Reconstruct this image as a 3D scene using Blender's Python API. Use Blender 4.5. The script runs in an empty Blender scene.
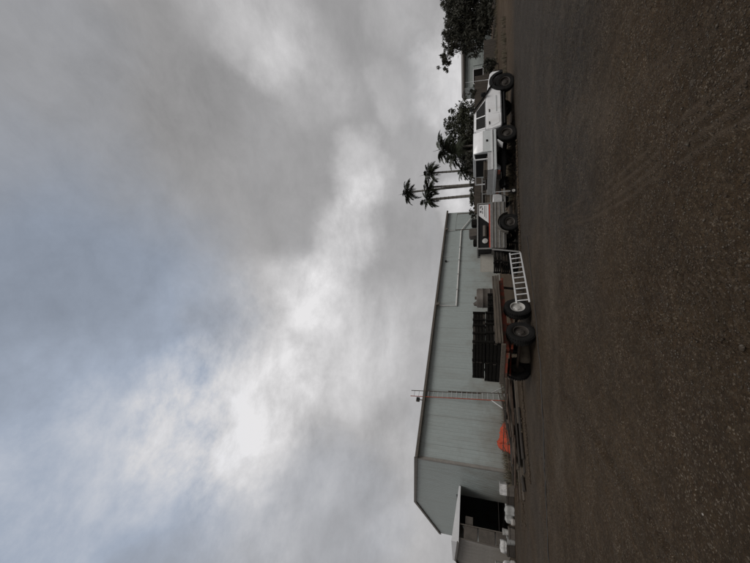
import bpy, bmesh, math, random
import numpy as np
from mathutils import Vector, Matrix
random.seed(7); rng = np.random.default_rng(11)
S = bpy.context.scene; COL = S.collection
PI = math.pi; R = math.radians

# ------------------------------------------------------------------ camera
PITCH = R(17.5)                       # phone held on its side: the picture is turned by a quarter
cam = bpy.data.cameras.new('camera'); camo = bpy.data.objects.new('camera', cam); COL.objects.link(camo)
cam.sensor_fit = 'HORIZONTAL'; cam.sensor_width = 36; cam.lens = 36*330/750
cam.clip_start = .05; cam.clip_end = 3000
cx = Vector((0, math.sin(PITCH), -math.cos(PITCH)))      # picture right = down in the place
cy = Vector((1, 0, 0))                                   # picture up = right in the place
cz = cx.cross(cy)
m = Matrix((cx, cy, cz)).transposed().to_4x4(); m.translation = (0, 0, 1.6)
camo.matrix_world = m
S.camera = camo

# ------------------------------------------------------------------ sky and sun
SUN_EL, SUN_AZ = R(50), R(152)        # azimuth clockwise from +Y
w = bpy.data.worlds.new('World'); S.world = w; w.use_nodes = True
nt = w.node_tree; nt.nodes.clear(); L = nt.links
def nd(t, **k):
    n = nt.nodes.new(t)
    for a, b in k.items(): setattr(n, a, b)
    return n
def vmath(op, a, b=None, s=None):
    n = nd('ShaderNodeVectorMath', operation=op)
    for i, q in enumerate((a, b)):
        if q is None: continue
        if isinstance(q, (tuple, list)): n.inputs[i].default_value = q
        else: L.new(q, n.inputs[i])
    if s is not None: n.inputs['Scale'].default_value = s
    return n
def fmath(op, a, b=None, c=None):
    n = nd('ShaderNodeMath', operation=op)
    for i, q in enumerate((a, b, c)):
        if q is None: continue
        if isinstance(q, (int, float)): n.inputs[i].default_value = q
        else: L.new(q, n.inputs[i])
    return n.outputs[0]
def noise(vec, scale, detail=6, rough=.55, dist=0):
    n = nd('ShaderNodeTexNoise'); L.new(vec, n.inputs['Vector'])
    n.inputs['Scale'].default_value = scale; n.inputs['Detail'].default_value = detail
    n.inputs['Roughness'].default_value = rough; n.inputs['Distortion'].default_value = dist
    return n
tc = nd('ShaderNodeTexCoord'); d0 = vmath('NORMALIZE', tc.outputs['Generated']).outputs[0]
sep = nd('ShaderNodeSeparateXYZ'); L.new(d0, sep.inputs[0])
den = fmath('ADD', fmath('MAXIMUM', sep.outputs[2], 0.0), 0.22)
cmb = nd('ShaderNodeCombineXYZ')
L.new(fmath('DIVIDE', sep.outputs[0], den), cmb.inputs[0]); L.new(fmath('DIVIDE', sep.outputs[1], den), cmb.inputs[1])
cp = cmb.outputs[0]                                       # flat cloud layer seen in perspective
wn = noise(d0, 3.0, 8, .6)
wv = vmath('SCALE', vmath('SUBTRACT', wn.outputs['Color'], (.5, .5, .5)).outputs[0], s=.26).outputs[0]
dw = vmath('NORMALIZE', vmath('ADD', d0, wv).outputs[0]).outputs[0]
def px(x, y):                                             # where a cloud of the photograph stands in the sky
    v = x-375; u = 281.5-y
    c, s = math.cos(PITCH), math.sin(PITCH)
    return Vector((u, 330*c+v*s, 330*s-v*c)).normalized()
def lobe(x, y, deg):
    dt = nd('ShaderNodeVectorMath', operation='DOT_PRODUCT'); L.new(dw, dt.inputs[0]); dt.inputs[1].default_value = px(x, y)
    mr = nd('ShaderNodeMapRange', interpolation_type='SMOOTHERSTEP'); L.new(dt.outputs['Value'], mr.inputs[0])
    mr.inputs[1].default_value = math.cos(R(deg)); mr.inputs[2].default_value = 1.0
    return mr.outputs[0]
def addup(items):
    acc = None
    for x, y, deg, amt in items:
        t = fmath('MULTIPLY', lobe(x, y, deg), amt)
        acc = t if acc is None else fmath('ADD', acc, t)
    return acc
lum = addup([(240, 400, 15, .20), (250, 385, 26, .07), (330, 345, 15, .12), (290, 290, 10, .09), (358, 170, 8, .13), (354, 195, 7, .12), (347, 225, 8, .12), (335, 255, 8, .11), (318, 285, 9, .08), (300, 80, 9, .09), (260, 40, 9, .08),
             (20, 470, 20, .11), (130, 440, 18, .03), (395, 480, 14, .07), (463, 75, 8, .18), (470, 215, 6, .2), (225, 20, 8, .06), (400, 20, 5, .06), (390, 90, 5, .06), (250, 470, 16, .06), (430, 330, 14, .03),
             (230, 150, 24, -.055), (380, 20, 12, -.045), (405, 250, 12, -.04), (60, 30, 26, -.045), (40, 330, 24, -.075), (335, 475, 10, -.05), (385, 130, 9, -.02), (95, 545, 15, -.05)])
blue = addup([(15, 350, 34, .60), (100, 325, 24, .34), (90, 545, 24, .42), (330, 515, 14, .25), (15, 470, 28, .35), (10, 60, 16, .2), (150, 260, 18, .15), (170, 470, 18, .18)])
iso = nd('ShaderNodeMapping'); L.new(d0, iso.inputs[0]); iso.inputs['Scale'].default_value = (1, 1, 1.7); iv = iso.outputs[0]
n1 = noise(cp, 1.0, 9, .55, .4); n2 = noise(iv, 3.8, 12, .64, .15); n3 = noise(iv, 10.0, 10, .68, .25)
wisp = fmath('ADD', fmath('MULTIPLY', fmath('SUBTRACT', n2.outputs[0], .5), 3.6), 1.0)
base = fmath('MULTIPLY_ADD', lum, fmath('MINIMUM', fmath('MAXIMUM', wisp, .25), 1.8), .388)
base = fmath('MULTIPLY_ADD', fmath('SUBTRACT', n1.outputs[0], .5), .11, base)
base = fmath('MULTIPLY_ADD', fmath('SUBTRACT', n2.outputs[0], .5), .20, base)
base = fmath('MULTIPLY_ADD', fmath('SUBTRACT', n3.outputs[0], .5), .13, base)
base = fmath('MINIMUM', fmath('MAXIMUM', base, .17), .80)
sky = nd('ShaderNodeTexSky', sky_type='NISHITA', sun_disc=False); sky.sun_elevation = SUN_EL; sky.sun_rotation = SUN_AZ
tint = nd('ShaderNodeMix', data_type='RGBA'); tint.inputs['A'].default_value = (1.0, .988, 1.0, 1); tint.inputs['B'].default_value = (.83, .945, 1.15, 1)
bl = fmath('MINIMUM', fmath('MAXIMUM', fmath('MULTIPLY_ADD', fmath('SUBTRACT', n1.outputs[0], .5),   .3, blue), 0.0), 1.0)
bmr = nd('ShaderNodeMapRange'); L.new(base, bmr.inputs[0]); bmr.inputs[1].default_value = .44; bmr.inputs[2].default_value = .66; bmr.inputs[3].default_value = 1; bmr.inputs[4].default_value = .12
bl = fmath('MULTIPLY', bl, bmr.outputs[0]); L.new(bl, tint.inputs['Factor'])
cl = vmath('SCALE', tint.outputs['Result']); L.new(fmath('MULTIPLY', base, 10), cl.inputs['Scale'])
thin = nd('ShaderNodeMix', data_type='RGBA'); L.new(fmath('MULTIPLY_ADD', bl, .03, .0), thin.inputs['Factor'])
L.new(cl.outputs[0], thin.inputs['A']); L.new(sky.outputs[0], thin.inputs['B'])
bg = nd('ShaderNodeBackground'); bg.inputs['Strength'].default_value = .1; L.new(thin.outputs['Result'], bg.inputs['Color'])
wo = nd('ShaderNodeOutputWorld'); L.new(bg.outputs[0], wo.inputs['Surface'])
sl = bpy.data.lights.new('sun', 'SUN'); sl.energy = 1.5; sl.angle = R(28); sl.color = (1, .97, .93)
so = bpy.data.objects.new('sun', sl); COL.objects.link(so)
so.rotation_euler = (PI/2-SUN_EL, 0, -SUN_AZ+PI)
so.location = (0, -10, 20)
S.view_settings.view_transform = 'Standard'; S.view_settings.look = 'None'
S.view_settings.exposure = 0; S.view_settings.gamma = 1; S.view_settings.use_curve_mapping = False

# ------------------------------------------------------------------ materials
MATS = {}
def mat(name, col, rough=.6, metal=0, var=.18, scale=6, bump=0, bscale=40, col2=None, thr=(.45, .7), stretch=None, detail=6, spec=.5):
    m = bpy.data.materials.new(name); m.use_nodes = True; t = m.node_tree; b = t.nodes['Principled BSDF']
    b.inputs['Roughness'].default_value = rough; b.inputs['Metallic'].default_value = metal
    b.inputs['Specular IOR Level'].default_value = spec
    co = t.nodes.new('ShaderNodeTexCoord'); mp = t.nodes.new('ShaderNodeMapping'); t.links.new(co.outputs['Object'], mp.inputs[0])
    if stretch: mp.inputs['Scale'].default_value = stretch
    n = t.nodes.new('ShaderNodeTexNoise'); n.inputs['Scale'].default_value = scale; n.inputs['Detail'].default_value = detail; n.inputs['Roughness'].default_value = .6
    t.links.new(mp.outputs[0], n.inputs['Vector'])
    rp = t.nodes.new('ShaderNodeValToRGB'); t.links.new(n.outputs[0], rp.inputs[0])
    lo = [c*(1-var) for c in col]; hi = [min(1, c*(1+var)) for c in col]
    if col2 is None:
        rp.color_ramp.elements[0].position = .3; rp.color_ramp.elements[1].position = .7
        rp.color_ramp.elements[0].color = (*lo, 1); rp.color_ramp.elements[1].color = (*hi, 1)
    else:
        rp.color_ramp.elements[0].position = thr[0]; rp.color_ramp.elements[1].position = thr[1]
        rp.color_ramp.elements[0].color = (*col, 1); rp.color_ramp.elements[1].color = (*col2, 1)
    n3 = t.nodes.new('ShaderNodeTexNoise'); n3.inputs['Scale'].default_value = scale*7; n3.inputs['Detail'].default_value = 3
    t.links.new(mp.outputs[0], n3.inputs['Vector'])
    mx = t.nodes.new('ShaderNodeMix'); mx.data_type = 'RGBA'; mx.blend_type = 'MULTIPLY'; mx.inputs['Factor'].default_value = min(.9, var*2)
    rr = t.nodes.new('ShaderNodeMapRange'); t.links.new(n3.outputs[0], rr.inputs[0]); rr.inputs[1].default_value = .3; rr.inputs[2].default_value = .7; rr.inputs[3].default_value = .6; rr.inputs[4].default_value = 1.25
    t.links.new(rp.outputs[0], mx.inputs['A']); t.links.new(rr.outputs[0], mx.inputs['B'])
    t.links.new(mx.outputs['Result'], b.inputs['Base Color'])
    if bump:
        bn = t.nodes.new('ShaderNodeTexNoise'); bn.inputs['Scale'].default_value = bscale; t.links.new(mp.outputs[0], bn.inputs['Vector'])
        bp = t.nodes.new('ShaderNodeBump'); bp.inputs['Strength'].default_value = bump; bp.inputs['Distance'].default_value = .02
        t.links.new(bn.outputs[0], bp.inputs['Height']); t.links.new(bp.outputs[0], b.inputs['Normal'])
    MATS[name] = m; return m
cladding = mat('grey_green_steel', (.325, .362, .352), .5, 0, .05, .8)
# mud thrown up against the foot of the cladding, in uneven patches
def mud(m, top):
    t = m.node_tree; b = t.nodes['Principled BSDF']; src = b.inputs['Base Color'].links[0].from_socket
    g = t.nodes.new('ShaderNodeNewGeometry'); sp = t.nodes.new('ShaderNodeSeparateXYZ'); t.links.new(g.outputs['Position'], sp.inputs[0])
    n = t.nodes.new('ShaderNodeTexNoise'); n.inputs['Scale'].default_value = .9; n.inputs['Detail'].default_value = 8; n.inputs['Roughness'].default_value = .65
    t.links.new(g.outputs['Position'], n.inputs['Vector'])
    a = t.nodes.new('ShaderNodeMath'); a.operation = 'MULTIPLY_ADD'; t.links.new(n.outputs[0], a.inputs[0]); a.inputs[1].default_value = -2.6*top; t.links.new(sp.outputs[2], a.inputs[2])
    r = t.nodes.new('ShaderNodeMapRange'); t.links.new(a.outputs[0], r.inputs[0]); r.inputs[1].default_value = -1.3*top; r.inputs[2].default_value = -.1*top; r.inputs[3].default_value = .75; r.inputs[4].default_value = 0
    x = t.nodes.new('ShaderNodeMix'); x.data_type = 'RGBA'; t.links.new(r.outputs[0], x.inputs['Factor']); t.links.new(src, x.inputs['A']); x.inputs['B'].default_value = (.17, .145, .115, 1)
    t.links.new(x.outputs['Result'], b.inputs['Base Color'])
mud(cladding, 1.9)
def streaks(m, col, amt):                                  # run-down marks below the gutter, long and thin
    t = m.node_tree; b = t.nodes['Principled BSDF']; src = b.inputs['Base Color'].links[0].from_socket
    g = t.nodes.new('ShaderNodeNewGeometry'); mp = t.nodes.new('ShaderNodeMapping'); mp.inputs['Scale'].default_value = (2.2, 2.2, .22); t.links.new(g.outputs['Position'], mp.inputs[0])
    n = t.nodes.new('ShaderNodeTexNoise'); n.inputs['Scale'].default_value = 1.6; n.inputs['Detail'].default_value = 8; n.inputs['Roughness'].default_value = .7; t.links.new(mp.outputs[0], n.inputs['Vector'])
    r = t.nodes.new('ShaderNodeMapRange'); t.links.new(n.outputs[0], r.inputs[0]); r.inputs[1].default_value = .5; r.inputs[2].default_value = .75; r.inputs[4].default_value = amt
    x = t.nodes.new('ShaderNodeMix'); x.data_type = 'RGBA'; t.links.new(r.outputs[0], x.inputs['Factor']); t.links.new(src, x.inputs['A']); x.inputs['B'].default_value = (*col, 1)
    t.links.new(x.outputs['Result'], b.inputs['Base Color'])
streaks(cladding, (.22, .215, .195), .5)
annexclad = mat('brown_grey_steel', (.225, .21, .19), .6, 0, .12, 1.2); mud(annexclad, .8); streaks(annexclad, (.12, .10, .08), .5)
flash = mat('dark_flashing', (.10, .085, .07), .55, 0, .2, 3)
roofm = mat('zinc_roof', (.38, .39, .39), .45, .3, .1, 1)
fasciam = mat('white_fascia', (.72, .72, .73), .5, 0, .06, 2)
pvc = mat('white_pvc', (.70, .69, .67), .4, 0, .08, 4)
whitepaint = mat('white_car_paint', (.80, .80, .81), .22, 0, .04, 2.5)
streaks(whitepaint, (.50, .46, .41), .35); mud(whitepaint, .62)
greypaint = mat('pale_grey_panel', (.52, .54, .54), .4, 0, .06, 3)
alloy = mat('dull_aluminium', (.60, .60, .60), .38, .55, .12, 5)
brightalloy = mat('bright_aluminium', (.66, .66, .66), .4, .1, .06, 5)
trailermet = mat('weathered_trailer_steel', (.15, .138, .122), .55, .2, .25, 4)
galv = mat('galvanised_steel', (.28, .275, .265), .45, .4, .2, 6)
rubber = mat('black_rubber', (.014, .0135, .013), .9, 0, .3, 12, spec=.15)
blackp = mat('black_plastic', (.009, .009, .009), .6, 0, .3, 8, spec=.2)
crate_black = mat('blackened_timber', (.010, .009, .0075), .9, 0, .5, 7, .4, spec=.12)
glass = mat('dark_glass', (.014, .013, .012), .05, 0, .3, 2, spec=.3)
rim_steel = mat('dusty_steel_rim', (.045, .038, .032), .6, .2, .3, 8)
rim_white = mat('pale_rim', (.45, .44, .42), .5, .1, .2, 8)
redoxide = mat('red_oxide_paint', (.25, .042, .018), .65, 0, .3, 5, col2=(.09, .05, .03), thr=(.45, .62))
oldwood = mat('weathered_timber', (.092, .074, .056), .85, 0, .35, 3, .5, 30, stretch=(.6, 5, 5))
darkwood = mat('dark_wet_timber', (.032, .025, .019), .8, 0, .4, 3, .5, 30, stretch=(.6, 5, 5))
rust = mat('rusty_steel', (.062, .040, .027), .8, .1, .35, 9, .3)
greybrown = mat('grey_brown_metal', (.085, .072, .060), .65, .1, .25, 4)
orange = mat('orange_tarp', (.34, .044, .015), .85, 0, .2, 3, .3, 12)
orangerail = mat('orange_ladder_rail', (.34, .055, .02), .55, 0, .2, 6)
redstripe = mat('red_stripe', (.38, .045, .02), .5, 0, .15, 6)
whitebag = mat('white_woven_sack', (.52, .51, .50), .8, 0, .4, 5, .5, 30)
mud(whitebag, .35)
greybag = mat('grey_tub', (.30, .30, .29), .6, 0, .2, 5)
housewall = mat('pale_green_weatherboard', (.42, .46, .44), .6, 0, .1, 2)
fencewood = mat('brown_fence', (.050, .040, .031), .85, 0, .35, 2.5, .3, 20, stretch=(4, 4, .6))
bark = mat('bark', (.085, .07, .055), .9, 0, .35, 6, .6, 25)
palmbark = mat('palm_bark', (.17, .155, .135), .9, 0, .25, 6, .4, 20)
leaf_dark = mat('dark_needle_leaf', (.032, .031, .019), .7, 0, .4, 1.5)
leaf_mid = mat('broad_leaf', (.046, .048, .027), .6, 0, .45, 1.2)
leaf_palm = mat('palm_leaf', (.024, .028, .015), .5, 0, .35, 2)
leaf_dry = mat('dry_grass', (.10, .082, .052), .8, 0, .4, 3)
hose_m = mat('black_hose_rubber', (.015, .014, .013), .6, 0, .2, 10)
stone_m = mat('gravel_stone', (.050, .038, .027), .85, 0, .5, 30, 0, col2=(.19, .172, .150), thr=(.48, .82), spec=.25)
signm = mat('white_sign', (.70, .70, .70), .45, 0, .05, 3)
boardm = mat('beige_board', (.30, .285, .25), .6, 0, .1, 2)
inkm = mat('grey_ink', (.13, .13, .13), .6, 0, .1, 4)

# ------------------------------------------------------------------ mesh helpers
class MB:
    def __init__(s): s.v = []; s.f = []
    def add(s, vs, fs, M=None):
        o = len(s.v)
        for p in vs:
            p = Vector(p); s.v.append(tuple(M @ p) if M is not None else tuple(p))
        s.f += [tuple(i+o for i in f) for f in fs]; return s
    def box(s, x0, x1, y0, y1, z0, z1, M=None):
        return s.add([(x0,y0,z0),(x1,y0,z0),(x1,y1,z0),(x0,y1,z0),(x0,y0,z1),(x1,y0,z1),(x1,y1,z1),(x0,y1,z1)],
                     [(3,2,1,0),(4,5,6,7),(0,1,5,4),(1,2,6,5),(2,3,7,6),(3,0,4,7)], M)
    def cbox(s, c, sz, M=None):
        return s.box(c[0]-sz[0]/2, c[0]+sz[0]/2, c[1]-sz[1]/2, c[1]+sz[1]/2, c[2]-sz[2]/2, c[2]+sz[2]/2, M)
    def bar(s, p0, p1, wd, ht=None):                       # square bar between two points
        p0, p1 = Vector(p0), Vector(p1); ht = ht or wd
        z = (p1-p0).normalized(); a = Vector((0,0,1)) if abs(z.z) < .9 else Vector((1,0,0))
        x = a.cross(z).normalized(); y = z.cross(x)
        vs = []
        for p in (p0, p1):
            for i, j in ((-1,-1),(1,-1),(1,1),(-1,1)): vs.append(p+x*i*wd/2+y*j*ht/2)
        return s.add(vs, [(0,1,2,3)[::-1],(4,5,6,7),(0,1,5,4),(1,2,6,5),(2,3,7,6),(3,0,4,7)])
    def tube(s, pts, rs, n=8, cap=True):
        pts = [Vector(p) for p in pts]
        if not isinstance(rs, (list, tuple)): rs = [rs]*len(pts)
        o = len(s.v); ref = None
        for i, p in enumerate(pts):
            z = (pts[min(i+1, len(pts)-1)]-pts[max(i-1, 0)]).normalized()
            if ref is None: ref = Vector((0,0,1)) if abs(z.z) < .9 else Vector((1,0,0))
            x = ref.cross(z).normalized(); y = z.cross(x); ref = ref if abs(ref.dot(z)) < .95 else y
            for k in range(n):
                a = 2*PI*k/n; s.v.append(tuple(p+(x*math.cos(a)+y*math.sin(a))*rs[i]))
        for i in range(len(pts)-1):
            for k in range(n):
                a, b = o+i*n+k, o+i*n+(k+1) % n; s.f.append((a, b, b+n, a+n))
        if cap:
            s.f.append(tuple(o+k for k in range(n))[::-1]); s.f.append(tuple(o+(len(pts)-1)*n+k for k in range(n)))
        return s
    def lathe(s, prof, n=24, M=None):                      # profile (radius, y) turned about the y axis
        vs = []; fs = []; q = len(prof)
        for k in range(n):
            a = 2*PI*k/n
            for r, y in prof: vs.append((r*math.cos(a), y, r*math.sin(a)))
        for k in range(n):
            for j in range(q-1):
                a, b = k*q+j, ((k+1) % n)*q+j; fs.append((a, a+1, b+1, b))
        return s.add(vs, fs, M)
    def prism(s, poly, y0, y1, M=None, inset=None):        # (x,z) outline pushed along y
        n = len(poly); q = inset or poly
        vs = [(x, y0, z) for x, z in poly]+[(x, y1, z) for x, z in q]
        fs = [tuple(range(n)), tuple(range(2*n-1, n-1, -1))]+[(i, i+n, (i+1) % n+n, (i+1) % n) for i in range(n)]
        return s.add(vs, fs, M)
    def mesh(s, name, m, bevel=0, smooth=True, seg=1):
        me = bpy.data.meshes.new(name); me.from_pydata(s.v, [], s.f)
        bm = bmesh.new(); bm.from_mesh(me)
        bmesh.ops.recalc_face_normals(bm, faces=bm.faces)
        if bevel:
            es = [e for e in bm.edges if len(e.link_faces) == 2 and e.calc_face_angle(0) > .5]
            bmesh.ops.bevel(bm, geom=es, offset=bevel, segments=seg, affect='EDGES', clamp_overlap=True)
        bm.to_mesh(me); bm.free()
        if smooth:
            me.polygons.foreach_set('use_smooth', [True]*len(me.polygons)); me.set_sharp_from_angle(angle=.7)
        if m is not None: me.materials.append(m)
        return me
    def build(s, name, m, parent=None, **k):
        return put(name, s.mesh(name, m, **k), parent)
def put(name, me, parent=None, loc=None, rot=None):
    o = bpy.data.objects.new(name, me); COL.objects.link(o)
    if parent is not None: o.parent = parent
    if loc is not None: o.location = loc
    if rot is not None: o.rotation_euler = rot
    return o
def tag(o, label, cat, group=None):
    o['label'] = label; o['category'] = cat
    if o.get('kind') is None: o['kind'] = 'thing'
    if group: o['group'] = group
    return o
def thing(name, label, cat, loc=(0,0,0), rz=0, group=None):
    o = bpy.data.objects.new(name, None); COL.objects.link(o); o.location = loc; o.rotation_euler = (0,0,rz); o.empty_display_size = .2
    return tag(o, label, cat, group)
def az(dx, dy): return math.atan2(dy, dx)

# ------------------------------------------------------------------ ground
def vnoise(x, y, s, seed):                                 # smooth value noise
    r = np.random.default_rng(seed).random((256, 256)); x = x*s; y = y*s
    xi = np.floor(x).astype(int); yi = np.floor(y).astype(int); fx = x-xi; fy = y-yi
    fx = fx*fx*(3-2*fx); fy = fy*fy*(3-2*fy)
    g = lambda a, b: r[a % 256, b % 256]
    return (g(xi,yi)*(1-fx)+g(xi+1,yi)*fx)*(1-fy)+(g(xi,yi+1)*(1-fx)+g(xi+1,yi+1)*fx)*fy
def fbm(x, y, s, o, seed): return sum(vnoise(x, y, s*2**k, seed+k)*.5**k for k in range(o))/sum(.5**k for k in range(o))
def sstep(a, b, x): t = np.clip((x-a)/(b-a), 0, 1); return t*t*(3-2*t)
def bump1(x, c, wd): return np.exp(-((x-c)/wd)**2)
def ground_h(X, Y):
    near = 1-sstep(8, 14, Y); near = near*(1-sstep(7, 12, np.abs(X)))
    h = (fbm(X, Y, 1.1, 3, 3)-.5)*.06*near+(fbm(X, Y, 7, 3, 9)-.5)*.045*near
    rough = sstep(.45, .7, fbm(X, Y, .7, 3, 21))
    h += ((vnoise(X, Y, 20, 31)-.5)*.014+(vnoise(X, Y, 38, 33)-.5)*.012)*near*(.3+1.1*rough)
    # tyre tracks: one with long ribs, one with cross bars, one edge of loosened gravel
    c1 = 1.14+.05*np.sin(Y*.9)+.10*sstep(5, 8, Y); brk = sstep(.22, .42, fbm(X, Y, 1.7, 3, 41)); a1 = (1-sstep(5.6, 8.5, Y))*brk*near
    for o in (-.17, -.06, .06, .17): h += .026*bump1(X, c1+o, .026)*a1
    h -= .010*bump1(X, c1, .2)*a1
    c2 = .12-.02*Y; lug = np.sin((Y+np.abs(X-c2)*.8)*2*PI/.085)
    h += .016*lug*bump1(X, c2, .15)*(1-sstep(4.6, 6.2, Y))*sstep(.3, .5, fbm(X, Y, 2.1, 3, 51))*near
    c4 = -.32-.02*Y; h += .018*np.sin((Y-np.abs(X-c4)*.8)*2*PI/.085)*bump1(X, c4, .12)*(1-sstep(4, 5.5, Y))*near
    c3 = -2.28+.05*np.sin(Y*1.3)+.03*(Y-5); h += (.03*bump1(X, c3-.10, .07)-.035*bump1(X, c3, .06))*(1-sstep(7, 8.2, Y))*near*sstep(.3, .5, fbm(X, Y, 1.5, 2, 61))
    return h
def axis(fine0, fine1, st, lim0, lim1):
    a = list(np.arange(fine0, fine1, st)); q = st
    while a[-1] < lim1: q *= 1.13; a.append(a[-1]+q)
    q = st; pre = []; c = fine0
    while c > lim0: q *= 1.13; c -= q; pre.append(c)
    return np.array(pre[::-1]+a)
gx = axis(-4.6, 4.6, .024, -700, 700); gy = axis(2.0, 7.5, .024, -300, 900)
GX, GY = np.meshgrid(gx, gy); GZ = ground_h(GX, GY)
nx, ny = len(gx), len(gy)
me = bpy.data.meshes.new('ground')
idx = np.arange(nx*ny).reshape(ny, nx)
quads = np.stack([idx[:-1,:-1], idx[:-1,1:], idx[1:,1:], idx[1:,:-1]], -1).reshape(-1, 4)
me.vertices.add(nx*ny); me.vertices.foreach_set('co', np.stack([GX, GY, GZ], -1).ravel())
me.loops.add(quads.size); me.loops.foreach_set('vertex_index', quads.ravel().astype(np.int32))
me.polygons.add(len(quads)); me.polygons.foreach_set('loop_start', np.arange(0, quads.size, 4).astype(np.int32))
me.update(calc_edges=True); me.polygons.foreach_set('use_smooth', np.ones(len(quads), bool))
# what the surface is made of: brown dirt (0) or grey road base (1); and how much pale dust lies on it
wob = (fbm(GX, GY, .35, 4, 71)-.5)*3
grey = sstep(-1.2, 1.6, GX*.55+wob-.6+.05*GY)*sstep(4.3, 7.2, GY+wob*.5)*(1-sstep(15.2, 17, GY-.12*GX+wob*.3))
side = (GX < 2.0)*sstep(9.35, 9.7, GY-.22*(GX+2.4)+.07*wob)*(1-sstep(13.5, 16, GY+.5*GX+3))
grey = np.clip(np.maximum(grey, side*.5*sstep(.3, .6, fbm(GX, GY, .9, 4, 131))), 0, 1)
dust = .9*np.exp(-((GX+3.8)/1.1)**2-((GY-7.7)/.42)**2)+.55*np.exp(-((GX+1.2)/.7)**2-((GY-8.2)/.5)**2)
dust += .6*bump1(GY, 14.2+.12*GX, .22)*(GX > 0)*(GX < 9)+.5*bump1(GY-.35*GX, 6.9, .16)*(GX > 2)*(GX < 8)*sstep(.4, .6, fbm(GX, GY, .8, 3, 95))
dust += .45*bump1(GX-.25*(GY-5), 2.2, .4)*sstep(3.8, 5, GY)*(1-sstep(6, 8, GY))
dust *= sstep(.28, .6, fbm(GX, GY, 1.6, 4, 81))
dust += .55*sstep(.52, .75, fbm(GX*.35, GY*1.6, 1.0, 4, 141))*sstep(5.5, 7.5, GY)*(1-sstep(11, 14, GY))
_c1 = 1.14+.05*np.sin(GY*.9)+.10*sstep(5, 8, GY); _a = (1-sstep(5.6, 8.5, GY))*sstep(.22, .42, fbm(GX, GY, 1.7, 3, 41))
track = np.zeros_like(GX)  # ribs and lugs painted lighter, standing in for light on the relief
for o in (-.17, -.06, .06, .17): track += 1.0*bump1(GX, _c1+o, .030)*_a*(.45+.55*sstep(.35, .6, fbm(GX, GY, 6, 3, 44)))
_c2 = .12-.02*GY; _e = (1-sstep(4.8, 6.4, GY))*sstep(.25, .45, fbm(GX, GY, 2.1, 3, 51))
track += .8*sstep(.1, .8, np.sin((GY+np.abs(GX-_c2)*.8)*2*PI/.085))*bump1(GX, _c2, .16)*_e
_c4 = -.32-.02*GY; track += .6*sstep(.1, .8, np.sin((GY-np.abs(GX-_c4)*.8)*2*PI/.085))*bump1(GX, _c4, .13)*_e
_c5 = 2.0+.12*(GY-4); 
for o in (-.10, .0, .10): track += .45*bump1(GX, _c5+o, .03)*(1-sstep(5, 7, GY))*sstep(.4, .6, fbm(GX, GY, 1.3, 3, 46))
dust += .5*bump1(GX-.30*(GY-4.5), 2.35, .30)*sstep(3.6, 4.6, GY)*(1-sstep(7, 9, GY))*sstep(.3, .6, fbm(GX, GY, 1.1, 4, 161))
dust += .5*bump1(GY, 9.0+.1*GX, .5)*sstep(.4, .65, fbm(GX*.4, GY, .9, 4, 171))*(GX < 3)
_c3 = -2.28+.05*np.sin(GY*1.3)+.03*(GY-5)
damp_shade = .4*bump1(GX, _c3, .08)*(1-sstep(7, 8.2, GY))+.55*sstep(.5, .72, fbm(GX, GY, .8, 4, 151))*(1-sstep(6, 9, GY))  # groove shade painted along the loosened track, plus random damp patches
far = sstep(17, 22, GY)
for nm, arr in (('grey', grey), ('dust', dust), ('verge', far), ('damp_shade', np.clip(damp_shade, 0, 1)), ('track', np.clip(track, 0, 1))):
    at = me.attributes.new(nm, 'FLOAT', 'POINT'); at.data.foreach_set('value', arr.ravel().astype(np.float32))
gm = bpy.data.materials.new('dirt_and_gravel'); gm.use_nodes = True; t = gm.node_tree; b = t.nodes['Principled BSDF']; TL = t.links
def tn(k, **kw):
    n = t.nodes.new(k)
    for a, c in kw.items(): setattr(n, a, c)
    return n
geo = tn('ShaderNodeNewGeometry')
def tnoise(sc, det=6, ro=.6):
    n = tn('ShaderNodeTexNoise'); TL.new(geo.outputs['Position'], n.inputs['Vector']); n.inputs['Scale'].default_value = sc; n.inputs['Detail'].default_value = det; n.inputs['Roughness'].default_value = ro; return n.outputs[0]
def attr(nm): n = tn('ShaderNodeAttribute'); n.attribute_name = nm; return n.outputs['Fac']
def mixc(f, A, B, blend='MIX'):
    n = tn('ShaderNodeMix', data_type='RGBA', blend_type=blend)
    if isinstance(f, float): n.inputs['Factor'].default_value = f
    else: TL.new(f, n.inputs['Factor'])
    for s_, q in (('A', A), ('B', B)):
        if isinstance(q, tuple): n.inputs[s_].default_value = (*q, 1)
        else: TL.new(q, n.inputs[s_])
    return n.outputs['Result']
def mrange(v, a, c, lo=0, hi=1):
    n = tn('ShaderNodeMapRange'); TL.new(v, n.inputs[0]); n.inputs[1].default_value = a; n.inputs[2].default_value = c; n.inputs[3].default_value = lo; n.inputs[4].default_value = hi; return n.outputs[0]
brown = mixc(mrange(tnoise(.55, 7), .35, .65), (.034, .0245, .0155), (.060, .0445, .0295))
greyc = mixc(mrange(tnoise(.9, 7), .35, .65), (.0265, .0280, .0300), (.0385, .0400, .0430))
c = mixc(attr('grey'), brown, greyc)
c = mixc(mrange(attr('dust'), 0, 1, 0, .75), c, (.088, .077, .065))
c = mixc(mrange(attr('damp_shade'), 0, 1, 0, .6), c, (.016, .012, .0085))  # painted groove shade and damp patches, both darker
verge = mixc(mrange(tnoise(.25, 8), .35, .65), (.045, .033, .023), (.10, .079, .060))
c = mixc(attr('verge'), c, verge)
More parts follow.
